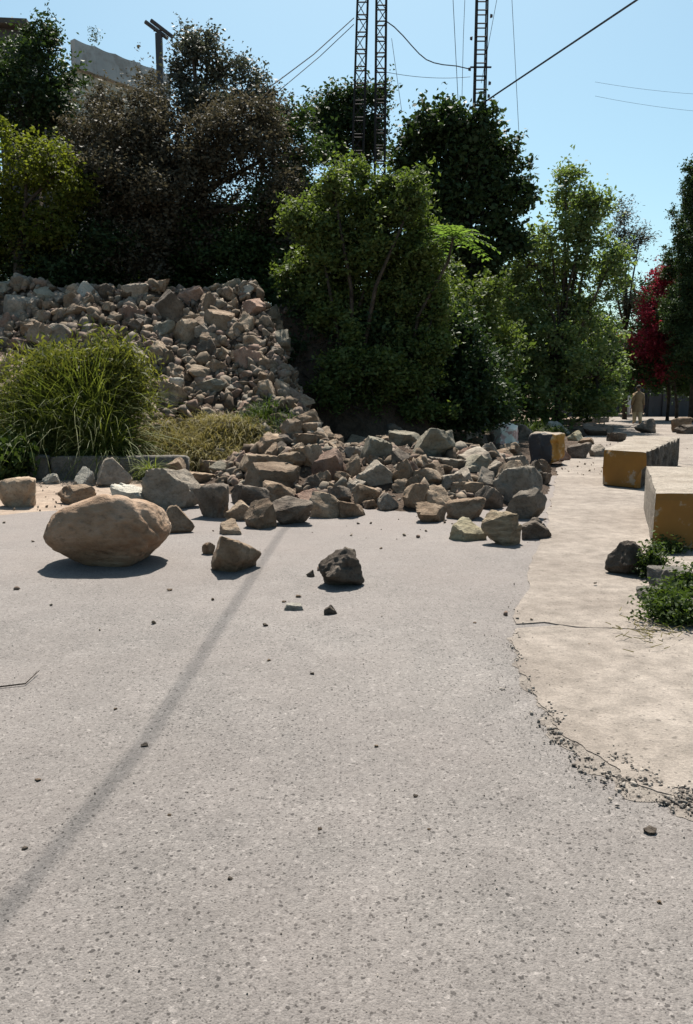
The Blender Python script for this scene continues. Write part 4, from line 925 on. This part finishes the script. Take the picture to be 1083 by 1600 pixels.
# star shaped young plant above the bush
def frond_plant(px, py, Y, R_, label, n=20, seed=3):
    rnd = np.random.default_rng(seed); c = at(px, py, Y); root = empty('young_ailanthus', (c.x, c.y, 1.5)); tag(root, label, 'young tree'); h = c.z - 1.5
    MB().tube([(-1.1, .4, -.6), (-.75, .3, h * .5), (-.1, .05, h * .85), (0, 0, h)], [.05, .04, .035, .03], 6).build('stem', M_bark, root, True)
    for i in range(n):
        a = 2 * math.pi * i / n + rnd.uniform(-.15, .15); el = rnd.uniform(-.05, .75); d = Vector((math.cos(a) * math.cos(el), math.sin(a) * math.cos(el), math.sin(el))); L = R_ * rnd.uniform(.8, 1.1)
        s = d.cross(Vector((0, 0, 1))).normalized(); V = []; Fc = []; cpts = []
        for k in range(9):
            t = k / 8; p = Vector((0, 0, h)) + d * L * t + Vector((0, 0, -.45 * t * t * L)); cpts.append(p)
        for k in range(1, 9):
            for sg in (-1, 1):
                p = cpts[k]; w_ = .26 * (1 - .5 * k / 8) * L / 1.0; tip = p + s * sg * w_ + d * w_ * .35 + Vector((0, 0, -.05)); q = cpts[k] - (cpts[k] - cpts[k - 1]) * .75; n0 = len(V)
                V += [p, p.lerp(tip, .5) + d * .03, tip, q.lerp(tip, .45)]; Fc.append((n0, n0 + 1, n0 + 2, n0 + 3))
        mb = MB(); mb.add(V, Fc); mb.tube(cpts, .008, 4); mb.build('frond', L_star, root)
    return root
L_star = leaf_mat('leaves_star', [(.0576, .0960, .0288), (.0960, .1536, .0480), (.1440, .2016, .0672)], .45, (1.4, 1.5, .6))
frond_plant(708, 372, 19.0, 1.0, 'bright palm-like rosette of long fronds between bush and round dark tree')
frond_plant(655, 365, 20.5, .6, 'smaller rosette of bright fronds left of the palm-like one', n=11, seed=8)

# bare twigs and roots on the shaded earth bank
mb = MB()
for i in range(46):
    p = hit(random.uniform(450, 600), random.uniform(520, 650))
    if p is None: continue
    a = p + Vector((0, -.05, 0)); d = Vector((random.uniform(-1, 1), random.uniform(-.6, .1), random.uniform(-.8, .5))).normalized(); L = random.uniform(.3, 1.1)
    mb.tube([a, a + d * L * .5 + Vector((0, 0, .08)), a + d * L + Vector((random.uniform(-.1, .1), 0, -.1))], [.018, .012, .004], 4)
tag(mb.build('twigs', M_bark), 'tangle of bare twigs and roots on the shaded earth bank', None, None, 'stuff')

# grass ---------------------------------------------------------------------------------------
def blades(base, length, width, lean, rnd, seg=6, name='grass', curl=1.0):
    n = len(base); a = rnd.uniform(0, 2 * np.pi, n); dirv = np.stack([np.cos(a), np.sin(a), np.zeros(n)], 1); lean = np.broadcast_to(lean, (n,)); length = np.broadcast_to(length, (n,))
    side = np.stack([-np.sin(a), np.cos(a), np.zeros(n)], 1); tw = rnd.uniform(-.6, .6, n)[:, None]; side = side + np.array([0, 0, 1]) * tw; side /= np.linalg.norm(side, axis=1, keepdims=True)
    V = np.zeros((n, (seg + 1) * 2, 3))
    wig = rnd.normal(size=(n, 3)) * .10 * length[:, None]; wig[:, 2] *= .3
    for k in range(seg + 1):
        t = k / seg; ang = lean * (t ** 1.4) * curl            # bends over towards the tip
        hor = length * t * np.sin(ang * .8 + .08); ver = length * t * np.cos(ang * .95)
        p = base + dirv * hor[:, None] + np.array([0, 0, 1]) * ver[:, None] + wig * t * t; w_ = width * (1 - t) ** .7 * (0.6 + .8 * min(1, t * 3)) + .001
        V[:, 2 * k] = p + side * w_ * .5; V[:, 2 * k + 1] = p - side * w_ * .5
    i = np.arange(n)[:, None] * (seg + 1) * 2 + np.arange(seg)[None] * 2; i = i.ravel()
    return mesh_np(name, V.reshape(-1, 3), np.stack([i, i + 1, i + 3, i + 2], 1), True)
def clump(cx, cy, rx, ry, n, lmin, lmax, lean, wd, m, name, label, cat, seed, zoff=0, curl=1.0, group=None, kind=None):
    rnd = np.random.default_rng(seed); a = rnd.uniform(0, 6.28, n); q = np.sqrt(rnd.random(n)); X = cx + rx * q * np.cos(a); Y = cy + ry * q * np.sin(a); Z = H(X, Y) + zoff
    c0 = np.array([cx, cy, float(H(np.array([cx]), np.array([cy]))[0])]); B = np.stack([X, Y, Z], 1) - c0
    L = rnd.uniform(lmin, lmax, n) * (1 - .35 * q); ln = rnd.uniform(.25, 1, n) * lean * (.6 + .6 * q)
    o = link(name, blades(B, L, wd, ln, rnd, curl=curl, name=name), m); o.location = c0; tag(o, label, cat, group, kind); return o
clump(-4.75, 14.7, .55, .5, 2300, 1.1, 2.7, 1.35, .016, L_grass, 'grass_clump', 'tall arching green reed grass in front of the rubble slope, highest clump', 'grass clump', 21, group='tall grass clumps')
clump(-5.5, 14.5, .7, .5, 1900, 1.0, 2.3, 1.5, .015, L_grass, 'grass_clump', 'shorter green grass clump left of the tallest one', 'grass clump', 22, group='tall grass clumps')
clump(-4.25, 14.25, .3, .3, 520, .9, 1.9, 2.0, .024, L_grass, 'grass_clump', 'long bladed grass clump drooping to the right beside the dry grass', 'grass clump', 23, group='tall grass clumps')
clump(-6.2, 14.3, .7, .4, 1000, .6, 1.4, 1.7, .014, L_grass, 'grass_clump', 'low green grass clump at the left edge behind the kerb wall', 'grass clump', 24, group='tall grass clumps')
clump(-3.25, 13.2, .12, .12, 220, .3, .75, 2.2, .015, L_grass, 'grass_clump', 'small tuft of green grass hanging beside the grey block', 'grass clump', 29, group='tall grass clumps')
o = clump(-2.75, 15.1, 1.35, .7, 7500, .22, .6, 2.0, .012, L_drygrass, 'grass', 'dry yellow-green grass matted over the foot of the slope', None, 25, kind='stuff')
o = clump(-1.6, 15.7, .6, .5, 1000, .2, .5, 2.0, .012, L_weed, 'grass', 'small patch of green grass among stones right of the dry grass', None, 26, kind='stuff')
o = clump(-6.6, 15.2, 1.6, .9, 2600, .2, .6, 2.0, .016, L_drygrass, 'grass', 'yellowing grass at the left foot of the slope', None, 27, kind='stuff')
def fuzz(px, py, Y, rx, ry, n, ls, m, label, seed, width=.22):
    rnd = np.random.default_rng(seed); c = at(px, py, Y); mm = pxm(Y); z0 = float(H(np.array([c.x]), np.array([Y]))[0]); root = empty('leafy_weed', (c.x, Y, z0)); tag(root, label, 'weed', 'leafy weeds round the tall grass')
    d = rnd.normal(size=(90, 3)); d /= np.linalg.norm(d, axis=1, keepdims=True); cc = d * np.array([rx * mm, rx * mm * .6, ry * mm]) * rnd.uniform(.25, 1.25, (90, 1)) + np.array([0, 0, c.z - z0])
    C = (cc[:, None] + rnd.normal(size=(90, n // 90, 3)) * .17).reshape(-1, 3); C = C[C[:, 2] > 0]; link('foliage', leaves_mesh('foliage', C, ls, rnd, width, -.15, updir=np.array([0, 0, .5])), m, root)
    mb = MB()
    for q in cc[:60]: mb.tube([(q[0] * .3, q[1] * .3, -.1), (q[0] * .7, q[1] * .7, q[2] * .6), tuple(q)], [.008, .006, .003], 4)
    mb.build('stems', m, root)
fuzz(120, 585, 15.0, 75, 42, 11000, .13, L_grassfine, 'fuzzy yellow-green weeds on top of the tall grass clump', 31)
fuzz(185, 600, 14.9, 42, 46, 7000, .13, L_grassfine, 'feathery weeds at the upper right of the tall grass', 32)
fuzz(60, 625, 14.7, 60, 55, 9000, .12, L_grassfine, 'feathery weeds at the left of the tall grass', 33)
fuzz(12, 722, 13.3, 26, 16, 1500, .14, L_weed, 'broad leaved weed on the kerb wall at the left edge', 34, .5)
# weeds on the right
def weed(px, py, r_px, h, n, label, m=L_weed, seed=1, ls=.035):
    rnd = np.random.default_rng(seed); c = G(px, py); R_ = r_px * pxm(c.y); root = empty('weed_plant', (c.x, c.y, .03)); tag(root, label, 'weed', 'weeds by the near block')
    C = np.stack([rnd.normal(0, R_ * .45, n), rnd.normal(0, R_ * .35, n), np.abs(rnd.normal(0, h * .5, n))], 1); link('foliage', leaves_mesh('foliage', C, ls, rnd, .5, -.2), m, root)
    mb = MB()
    for i in range(40):
        e = C[rnd.integers(n)]; mb.tube([(e[0] * .4, e[1] * .4, -.01), (e[0] * .8, e[1] * .8, e[2] * .6), tuple(e)], [.004, .003, .0015], 3)
    mb.build('stems', m, root); return root
weed(1058, 975, 55, .16, 2600, 'low spreading green weeds at the right edge below the concrete lump', seed=1)
weed(1020, 905, 26, .24, 1500, 'upright weeds between the dark rounded rock and the near block', seed=2)
weed(1035, 950, 30, .12, 1100, 'small leafy weeds at the left end of the weed patch', seed=3)
weed(1075, 935, 34, .18, 1200, 'darker weeds growing over the broken concrete lump', seed=4)
weed(1045, 866, 30, .12, 500, 'sparse weeds at the foot of the yellow end of the near block', seed=5)
def litter():
    mb = MB(); rnd = np.random.default_rng(4)
    for i in range(70):
        v = G(rnd.normal(1015, 28), rnd.normal(990, 14)); a = rnd.uniform(0, 3.14); L = rnd.uniform(.02, .09); mb.tube([(v.x, v.y, .04), (v.x + math.cos(a) * L, v.y + math.sin(a) * L, .05)], [.003, .002], 4)
    tag(mb.build('dry_stalks', L_drygrass), 'pale dry stalks and leaf litter round the weeds', None, None, 'stuff')
litter()
# yellow-green growth by the kerb and the shaded foot of the bushes
clump(6.2, 27.5, 1.3, .8, 2600, .25, .8, 2.0, .02, L_weed, 'grass', 'grassy growth along the kerb under the bushes', None, 28, kind='stuff')
# twig
a = G(0, 1082); b = G(40, 1074); c = G(62, 1056)
mb = MB().tube([(a.x - .1, a.y, .018), (b.x, b.y, .02), (c.x, c.y, .03)], [.004, .0035, .002], 6); d = G(57, 1062); mb.tube([(b.x * .4 + c.x * .6, b.y * .4 + c.y * .6, .025), (d.x - .015, d.y + .05, .03)], [.002, .001], 5)
tag(mb.build('twig', M_bark), 'thin bare twig on the asphalt at the left edge', 'twig')

# ------------------------------------------------------------------ lattice poles
def lattice_pole(X, Y, z0, z1, w0, w1, lean, label, dz=.42, seed=0, rungs=True, br=True):
    root = empty('lattice_pole', (X, Y, z0)); tag(root, label, 'lattice pole', 'steel lattice electricity poles')
    hgt = z1 - z0
    def cor(i, z):
        t = z / hgt; w_ = (w0 + (w1 - w0) * t) / 2; s = [(-1, -1), (1, -1), (1, 1), (-1, 1)][i]; return Vector((s[0] * w_ + lean * t, s[1] * w_, z))
    for i in range(4): MB().bar(cor(i, 0), cor(i, hgt), .036, .032, 4).build('leg', M_steel, root)
    n = int(hgt / dz); mesh_share = {}
    for k in range(1, n + 1):
        z = k * dz
        mb = MB()
        for i in range(4): mb.bar(cor(i, z), cor((i + 1) % 4, z), .024, .024, 4)
        mb.build('rung', M_steel, root)
        if br:
            mb = MB()
            for i in range(4):
                a_, b_ = (i, (i + 1) % 4) if k % 2 else ((i + 1) % 4, i); mb.bar(cor(a_, z - dz), cor(b_, z), .013, .013, 4)
            mb.build('diagonal_brace', M_steel, root)
    return root
pY = 27.0
pl = at(565, 0, pY); pl0 = at(556, 270, pY); ll = pl.x - pl0.x
z_of = lambda py, Y: at(541, py, Y).z
P1 = lattice_pole(at(553, 440, pY).x, pY, z_of(440, pY), 17.5, .36, .30, (at(569, 0, pY).x - at(553, 440, pY).x) * 1.25, 'leftmost lattice pole of the pair, leaning slightly to the right', dz=.5)
P2 = lattice_pole(at(591, 430, pY).x, pY - .4, z_of(440, pY), 17.5, .32, .29, .05, 'upright lattice pole right beside the leaning one, behind the small dark tree', dz=.45)
P3 = lattice_pole(at(746, 480, 29).x, 29.6, 0, 18.5, .40, .34, .0, 'single lattice pole rising out of the round dark green tree', dz=.42, br=False)
# insulator arm on the single pole
arm = MB(); arm.bar((-.35, 0, z_of(105, 29.6)), (.38, 0, z_of(105, 29.6)), .03, .03, 6); a_ = arm.build('crossarm', M_steel, P3)
for z_py, sx in ((108, -.33), (60, -.3), (25, .3), (130, .3), (150, .28)):
    MB().bar((sx, 0, z_of(z_py, 29.6)), (sx * 1.25, 0, z_of(z_py, 29.6)), .07, .05, 8).build('insulator', M_blackpaint, P3)
def wire(pts, rad, label, sag=0.0, group='wires strung from the poles', n=28, cat='wire'):
    P_ = []
    for i in range(len(pts) - 1):
        a, b = Vector(pts[i]), Vector(pts[i + 1])
        for k in range(n + (1 if i == len(pts) - 2 else 0)):
            t = k / n; p = a.lerp(b, t); p.z -= sag * 4 * t * (1 - t); P_.append(p)
    return tag(MB().tube(P_, rad, 5).build('wire', M_wire), label, cat, group)
# curve of loose cable between the poles
wire([at(602, 32, 27), at(616, 42, 27.15), at(630, 56, 27.3), at(643, 71, 27.5), at(655, 84, 27.7), at(666, 93, 28), at(678, 98, 28.3), at(692, 101, 28.5), at(713, 103, 29), at(735, 108, 29.4)], .018, 'thick loose cable curving from the upright pole to the single pole', n=2)
wire([at(752, 163, 29.7), at(783, 142, 29), at(995, 0, 22), at(1150, -110, 17)], .028, 'heavy cable climbing to the upper right corner of the sky', .0)
wire([at(553, 28, 27), at(490, 85, 25), at(430, 130, 23.5), at(300, 210, 23)], .015, 'upper one of two thin wires running down left from the leaning pole')
wire([at(553, 38, 27), at(500, 88, 26), at(450, 130, 24.5), at(330, 230, 24)], .012, 'lower one of two thin wires running down left from the leaning pole')
wire([at(600, 112, 27), at(735, 120, 29.6)], .008, 'faint thin wire crossing level between the poles', .1)
wire([at(712, -60, 29), at(708, 0, 29), at(716, 160, 29)], .011, 'thin wire hanging steeply just left of the single pole')
wire([at(728, -40, 29.3), at(724, 60, 29.3), at(722, 150, 29.3)], .009, 'second thin wire hanging close beside the single pole')
wire([at(798, -40, 29), at(800, 0, 29), at(812, 230, 30)], .009, 'faint wire dropping right of the single pole into the treetops')
wire([at(612, 60, 27), at(628, 175, 27)], .008, 'short faint wire slanting down beside the upright pole')
wire([at(780, -20, 29.6), at(752, 130, 29.6)], .009, 'thin stay wire leaning against the single pole from the right')
wire([at(930, 128, 45), at(1200, 150, 45)], .007, 'upper faint line in the open sky at the right', .2)
wire([at(930, 150, 45), at(1200, 180, 45)], .007, 'lower faint line in the open sky at the right', .2)
# service cable overhead that throws the soft line of shadow across the asphalt
k_ = SUN.xy / SUN.z
def over(px, py, z):
    v = G(px, py); return Vector((v.x + k_.x * z, v.y + k_.y * z, z))
p0, p1 = over(0, 1440, 8.6), over(440, 833, 9.9)
dd = (p1 - p0)
pm = over(226, 1165, 9.1)
far_end = Vector((at(575, 0, 27).x, 26.8, 17.3))
wire([p0 - (pm - p0) * 3, p0, pm, p1, far_end], .014, 'service cable passing high over the road, its shadow falling as a soft line', n=20, group='wires strung from the poles')

# ------------------------------------------------------------------ house behind the trees
hx0, hx1 = at(112, 60, 34), at(250, 105, 34)
root = empty('house', (hx0.x, 35, TOPZ)); tag(root, 'cream house with pale wavy parapet showing over the trees at upper left', 'house'); ox, oy, oz = root.location
zt = hx0.z
# front wall runs away from us to the right
wa, wb = Vector((at(112, 60, 32).x, 32)), Vector((at(262, 112, 35.4).x, 35.4)); d = (wb - wa); L = d.length; ang = math.atan2(d.y, d.x)
zt = at(112, 60, 32).z
m = MB().box(((wa.x + wb.x) / 2 - ox + 2 * math.sin(ang) * -1, (wa.y + wb.y) / 2 - oy + 2 * math.cos(ang), (zt - 1.05 - oz) / 2), (L, 4, zt - 1.05 - oz), ang); m.build('wall', M_wall_cream, root)
# scalloped parapet
nseg = 60; V = []; Fc = []
for i in range(nseg + 1):
    t = i / nseg; p = wa.lerp(wb, t); nrm = Vector((math.sin(ang), -math.cos(ang))); zz = zt - .07 * abs(math.sin(t * math.pi * 5)) - .05; q = p + nrm * (.18 + .05 * abs(math.sin(t * math.pi * 5)))
    for (s_, z_) in ((q, zt - 1.05), (q, zz), (p - nrm * .1, zz), (p - nrm * .1, zt - 1.05)): V.append((s_.x - ox, s_.y - oy, z_ - oz))
for i in range(nseg):
    for k in range(4): Fc.append((i * 4 + k, i * 4 + (k + 1) % 4, i * 4 + 4 + (k + 1) % 4, i * 4 + 4 + k))
Fc += [(3, 2, 1, 0), (nseg * 4, nseg * 4 + 1, nseg * 4 + 2, nseg * 4 + 3)]
M_parapet = paint_mat('pale_parapet', (.40, .41, .40), (.27, .26, .24), scale=1.2, lo=.52, hi=.62)
MB().add(V, Fc).build('parapet', M_parapet, root)
rp = at(22, 50, 33); MB().box((rp.x - ox, rp.y - oy, rp.z - oz), (1.5, 2, .18), .1).build('roof', M_roofdark, root); MB().box((rp.x - ox, rp.y - oy + .2, (rp.z - .1 - oz) / 2), (1.2, 1.5, rp.z - .1 - oz), .1).build('stair_room', M_wall_grey, root)
for px, py, r_ in ((150, 103, .12), (215, 120, .10)):
    c = at(px, py, 33); pass
wq = wa.lerp(wb, .3); MB().box((wq.x - ox + .35 * math.sin(ang), wq.y - oy - .02 * math.cos(ang) - .0, zt - 2.2 - oz), (.9, .12, .9), ang).build('window', M_roofdark, root)
# street lamp like bracket with two slanted tubes
rt = empty('roof_bracket', (at(250, 110, 30).x, 30, TOPZ)); tag(rt, 'post with two dark slanted bars standing against the sky by the parapet', 'lamp post'); o0 = rt.location
def rel(px, py, Y=30): v = at(px, py, Y); return v - Vector(o0)
MB().box((0, 0, rel(250, 53).z / 2), (.22, .18, rel(250, 53).z)).build('post', M_wall_grey, rt)
for a_, b_ in (((227, 34), (262, 60)), ((236, 32), (270, 58))): MB().bar(rel(*a_), rel(*b_), .07, .07, 6).build('bar', M_blackpaint, rt)
MB().bar(rel(240, 48), rel(258, 47), .03, .03, 5).build('cross_piece', M_blackpaint, rt)
# low plants on the parapet
tag(link('roof_plant', leaves_mesh('roof_plant', np.array(at(148, 55, 34)) + np.random.default_rng(2).normal(size=(140, 3)) * np.array([.12, .1, .16]), .09, np.random.default_rng(3)), L_dark), 'sprig of leaves poking above the pale parapet', 'plant')

# ------------------------------------------------------------------ end of the road: wall, gate, post
Yw = 49.0
def wall_seg(px0, px1, h, m, label, name='boundary_wall', Y=Yw):
    a, b = at(px0, 612, Y).x, at(px1, 612, Y).x; o = MB().box(((a + b) / 2, Y, h / 2 - .05), (b - a, .25, h + .1)).build(name, m); tag(o, label, 'wall'); return o
wall_seg(880, 966, 1.9, M_wall_grey, 'dark wall left of the gate at the end of the road')
wall_seg(1010, 1250, 2.1, M_wall_grey, 'long grey boundary wall right of the gate at the end of the road')
gt = empty('gate', (at(988, 612, Yw).x, Yw, 0)); tag(gt, 'blue-grey metal gate behind the walking man', 'gate')
for s_ in (-1, 1):
    MB().box((s_ * .43, 0, 1.0), (.82, .05, 1.7)).build('gate_leaf', M_bluegrey, gt)
    for k in range(5): MB().box((s_ * .43 - .32 + .16 * k, -.045, 1.0), (.035, .03, 1.66)).build('bar', M_steel, gt)
for s_ in (-1, 1): MB().box((s_ * .95, 0, 1.1), (.18, .3, 2.2)).build('gate_post', M_wall_grey, gt)
MB().box((0, 0, 2.2), (2.3, .5, .14)).build('lintel', M_wall_cream, gt)
for px, lb in ((1018, 'first grey wall pier right of the gate'), (1040, 'middle grey pier of the boundary wall under the red blossom'), (1062, 'grey wall pier nearest the right edge of the view')):
    tag(MB().box((at(px, 612, Yw - .2).x, Yw - .18, 1.05), (.28, .14, 2.2)).build('wall_pier', M_wall_grey), lb, 'pier', 'piers of the boundary wall')
v = at(978, 600, 44); po = MB().tube([(0, 0, 0), (0, 0, 3.1)], .05, 8).build('street_post', M_wall_cream); po.location = (v.x, 44, 0); tag(po, 'thin pale post standing in front of the dark trees by the gate', 'post')

# ------------------------------------------------------------------ people
def person(X, Y, rz, height, top_m, low_m, skin_m, hair_m, label, stride=.18, kameez=.98, head_tilt=0.35):
    root = empty('person', (X, Y, .032), rz); s = height / 1.75; tag(root, label, 'person', 'people at the end of the road')
    # one continuous body, skinned from a jointed skeleton
    J = [((0, 0, .95), .13), ((0, 0, 1.15), .12), ((0, .02, 1.36), .14), ((0, .03, 1.47), .065), ((0, .03 - .03 * head_tilt, 1.56), .07), ((0, .03 - .10 * head_tilt, 1.66), .095),
         ((.17, .02, 1.39), .065), ((.24, .02, 1.12), .045), ((.25, -.06, .88), .032), ((.25, -.08, .79), .035),
         ((-.17, .02, 1.39), .065), ((-.24, .02, 1.12), .045), ((-.25, .06, .88), .032), ((-.25, .07, .79), .035),
         ((.09, 0, .88), .10), ((.09, -stride * .5, .48), .062), ((.09, -stride * .6, .09), .042), ((.09, -stride * .6 - .16, .03), .035),
         ((-.09, 0, .88), .10), ((-.09, stride * .3, .48), .062), ((-.09, stride, .10), .042), ((-.09, stride - .15, .03), .035)]
    E = [(0, 1), (1, 2), (2, 3), (3, 4), (4, 5), (2, 6), (6, 7), (7, 8), (8, 9), (2, 10), (10, 11), (11, 12), (12, 13), (0, 14), (14, 15), (15, 16), (16, 17), (0, 18), (18, 19), (19, 20), (20, 21)]
    # short fingers
    for hnd, sx in ((9, 1), (13, -1)):
        for f_ in range(5):
            b = Vector(J[hnd][0]); k = len(J)
            off = Vector((0, (f_ - 2) * .018, -.03 if f_ else -.005)); J.append((tuple(b + off), .009)); J.append((tuple(b + off + Vector((0, (f_ - 2) * .006 - (.02 if f_ == 0 else 0), -.045 - .008 * (2 - abs(f_ - 2))))), .008))
            E += [(hnd, k), (k, k + 1)]
    me = bpy.data.meshes.new('body'); me.from_pydata([Vector(j[0]) * s for j in J], E, []); me.update(); o = link('body', me, skin_m, root)
    sk = o.modifiers.new('skin', 'SKIN'); 
    for i, v in enumerate(me.skin_vertices[0].data): v.radius = (J[i][1] * s, J[i][1] * s * .92); v.use_root = (i == 0)
    ss = o.modifiers.new('sub', 'SUBSURF'); ss.levels = ss.render_levels = 1
    # face: nose, eyes, ears
    hc = Vector(J[5][0]) * s; fc = MB(); fc.bar(hc + Vector((0, -.09, .02)) * s, hc + Vector((0, -.125, -.01)) * s, .008 * s, .014 * s, 6)
    for sx in (-1, 1): fc.bar(hc + Vector((sx * .088, 0, .015)) * s, hc + Vector((sx * .105, .01, .01)) * s, .028 * s, .02 * s, 6)
    fc.build('nose_and_ears', skin_m, root)
    ey = MB()
    for sx in (-1, 1): ey.bar(hc + Vector((sx * .032, -.085, .03)) * s, hc + Vector((sx * .032, -.097, .03)) * s, .010 * s, .008 * s, 6)
    ey.build('eyes', M_blackpaint, root)
    V, Fc = ICO[3]; Vh = V * np.array([.102, .108, .10]) * s; kz = (V[:, 2] < -.15) | ((V[:, 1] < -.55) & (V[:, 2] < .35)); Vh[kz] *= .8; Vh = Vh + np.array(hc) + np.array([0, .012, .025]) * s
    link('hair', mesh_np('hair', Vh, Fc, True), hair_m, root)
    # long shirt: lofted rings with folds
    def loft(rings, name, m, n=28):
        V = []; Fc = []
        for i, (z, rx, ry, yo) in enumerate(rings):
            for k in range(n):
                a = 2 * math.pi * k / n; fo = 1 + .05 * math.sin(a * 7 + z * 3) * min(1, max(0, (1.2 - z) * 1.6)); V.append((rx * fo * math.cos(a) * s, (ry * fo * math.sin(a) + yo) * s, z * s))
        for i in range(len(rings) - 1):
            for k in range(n): Fc.append((i * n + k, i * n + (k + 1) % n, (i + 1) * n + (k + 1) % n, (i + 1) * n + k))
        return MB().add(V, Fc).build(name, m, root, True)
    loft([(.55 + (1 - kameez) * .6, .255, .19, 0), (.75, .235, .175, 0), (.98, .20, .155, 0), (1.15, .19, .145, .01), (1.32, .215, .155, .02), (1.42, .19, .12, .025), (1.475, .10, .085, .03), (1.49, .07, .07, .03)], 'shirt', top_m)
    mb = MB()
    for a_, b_, c_ in ((6, 7, 8), (10, 11, 12)):
        mb.tube([Vector(J[a_][0]) * s, Vector(J[b_][0]) * s, Vector(J[c_][0]) * s], [.085 * s, .068 * s, .06 * s], 10)
    mb.build('sleeves', top_m, root, True)
    mb = MB()
    for i0, i1, i2 in ((14, 15, 16), (18, 19, 20)):
        mb.tube([Vector(J[i0][0]) * s, Vector(J[i1][0]) * s, Vector(J[i2][0]) * s], [.13 * s, .11 * s, .07 * s], 12)
    mb.build('trousers', low_m, root, True)
    return root
M_skin = cloth('skin_brown', (.22, .12, .075)); M_hair = cloth('hair_black', (.012, .010, .009))
M_khaki = cloth('khaki_cloth', (.20, .14, .075)); M_khaki2 = cloth('khaki_trousers', (.36, .31, .20)); M_navy = cloth('navy_cloth', (.012, .016, .04)); M_white = cloth('pale_cloth', (.42, .44, .47))
q = G(995, 664); person(q.x, q.y, math.pi, 1.68, M_khaki, M_khaki2, M_skin, M_hair, 'man in khaki long shirt and loose trousers walking away down the road')
q = G(1072, 652); person(q.x, 43.5, 2.6, 1.72, M_navy, M_navy, M_skin, M_hair, 'person in dark navy clothes standing at the right edge by the wall', stride=.05)
q = G(977, 652); person(q.x, 45.5, .4, 1.6, M_white, M_white, M_skin, M_hair, 'person in pale clothes standing by the gate behind the walking man', stride=.05)
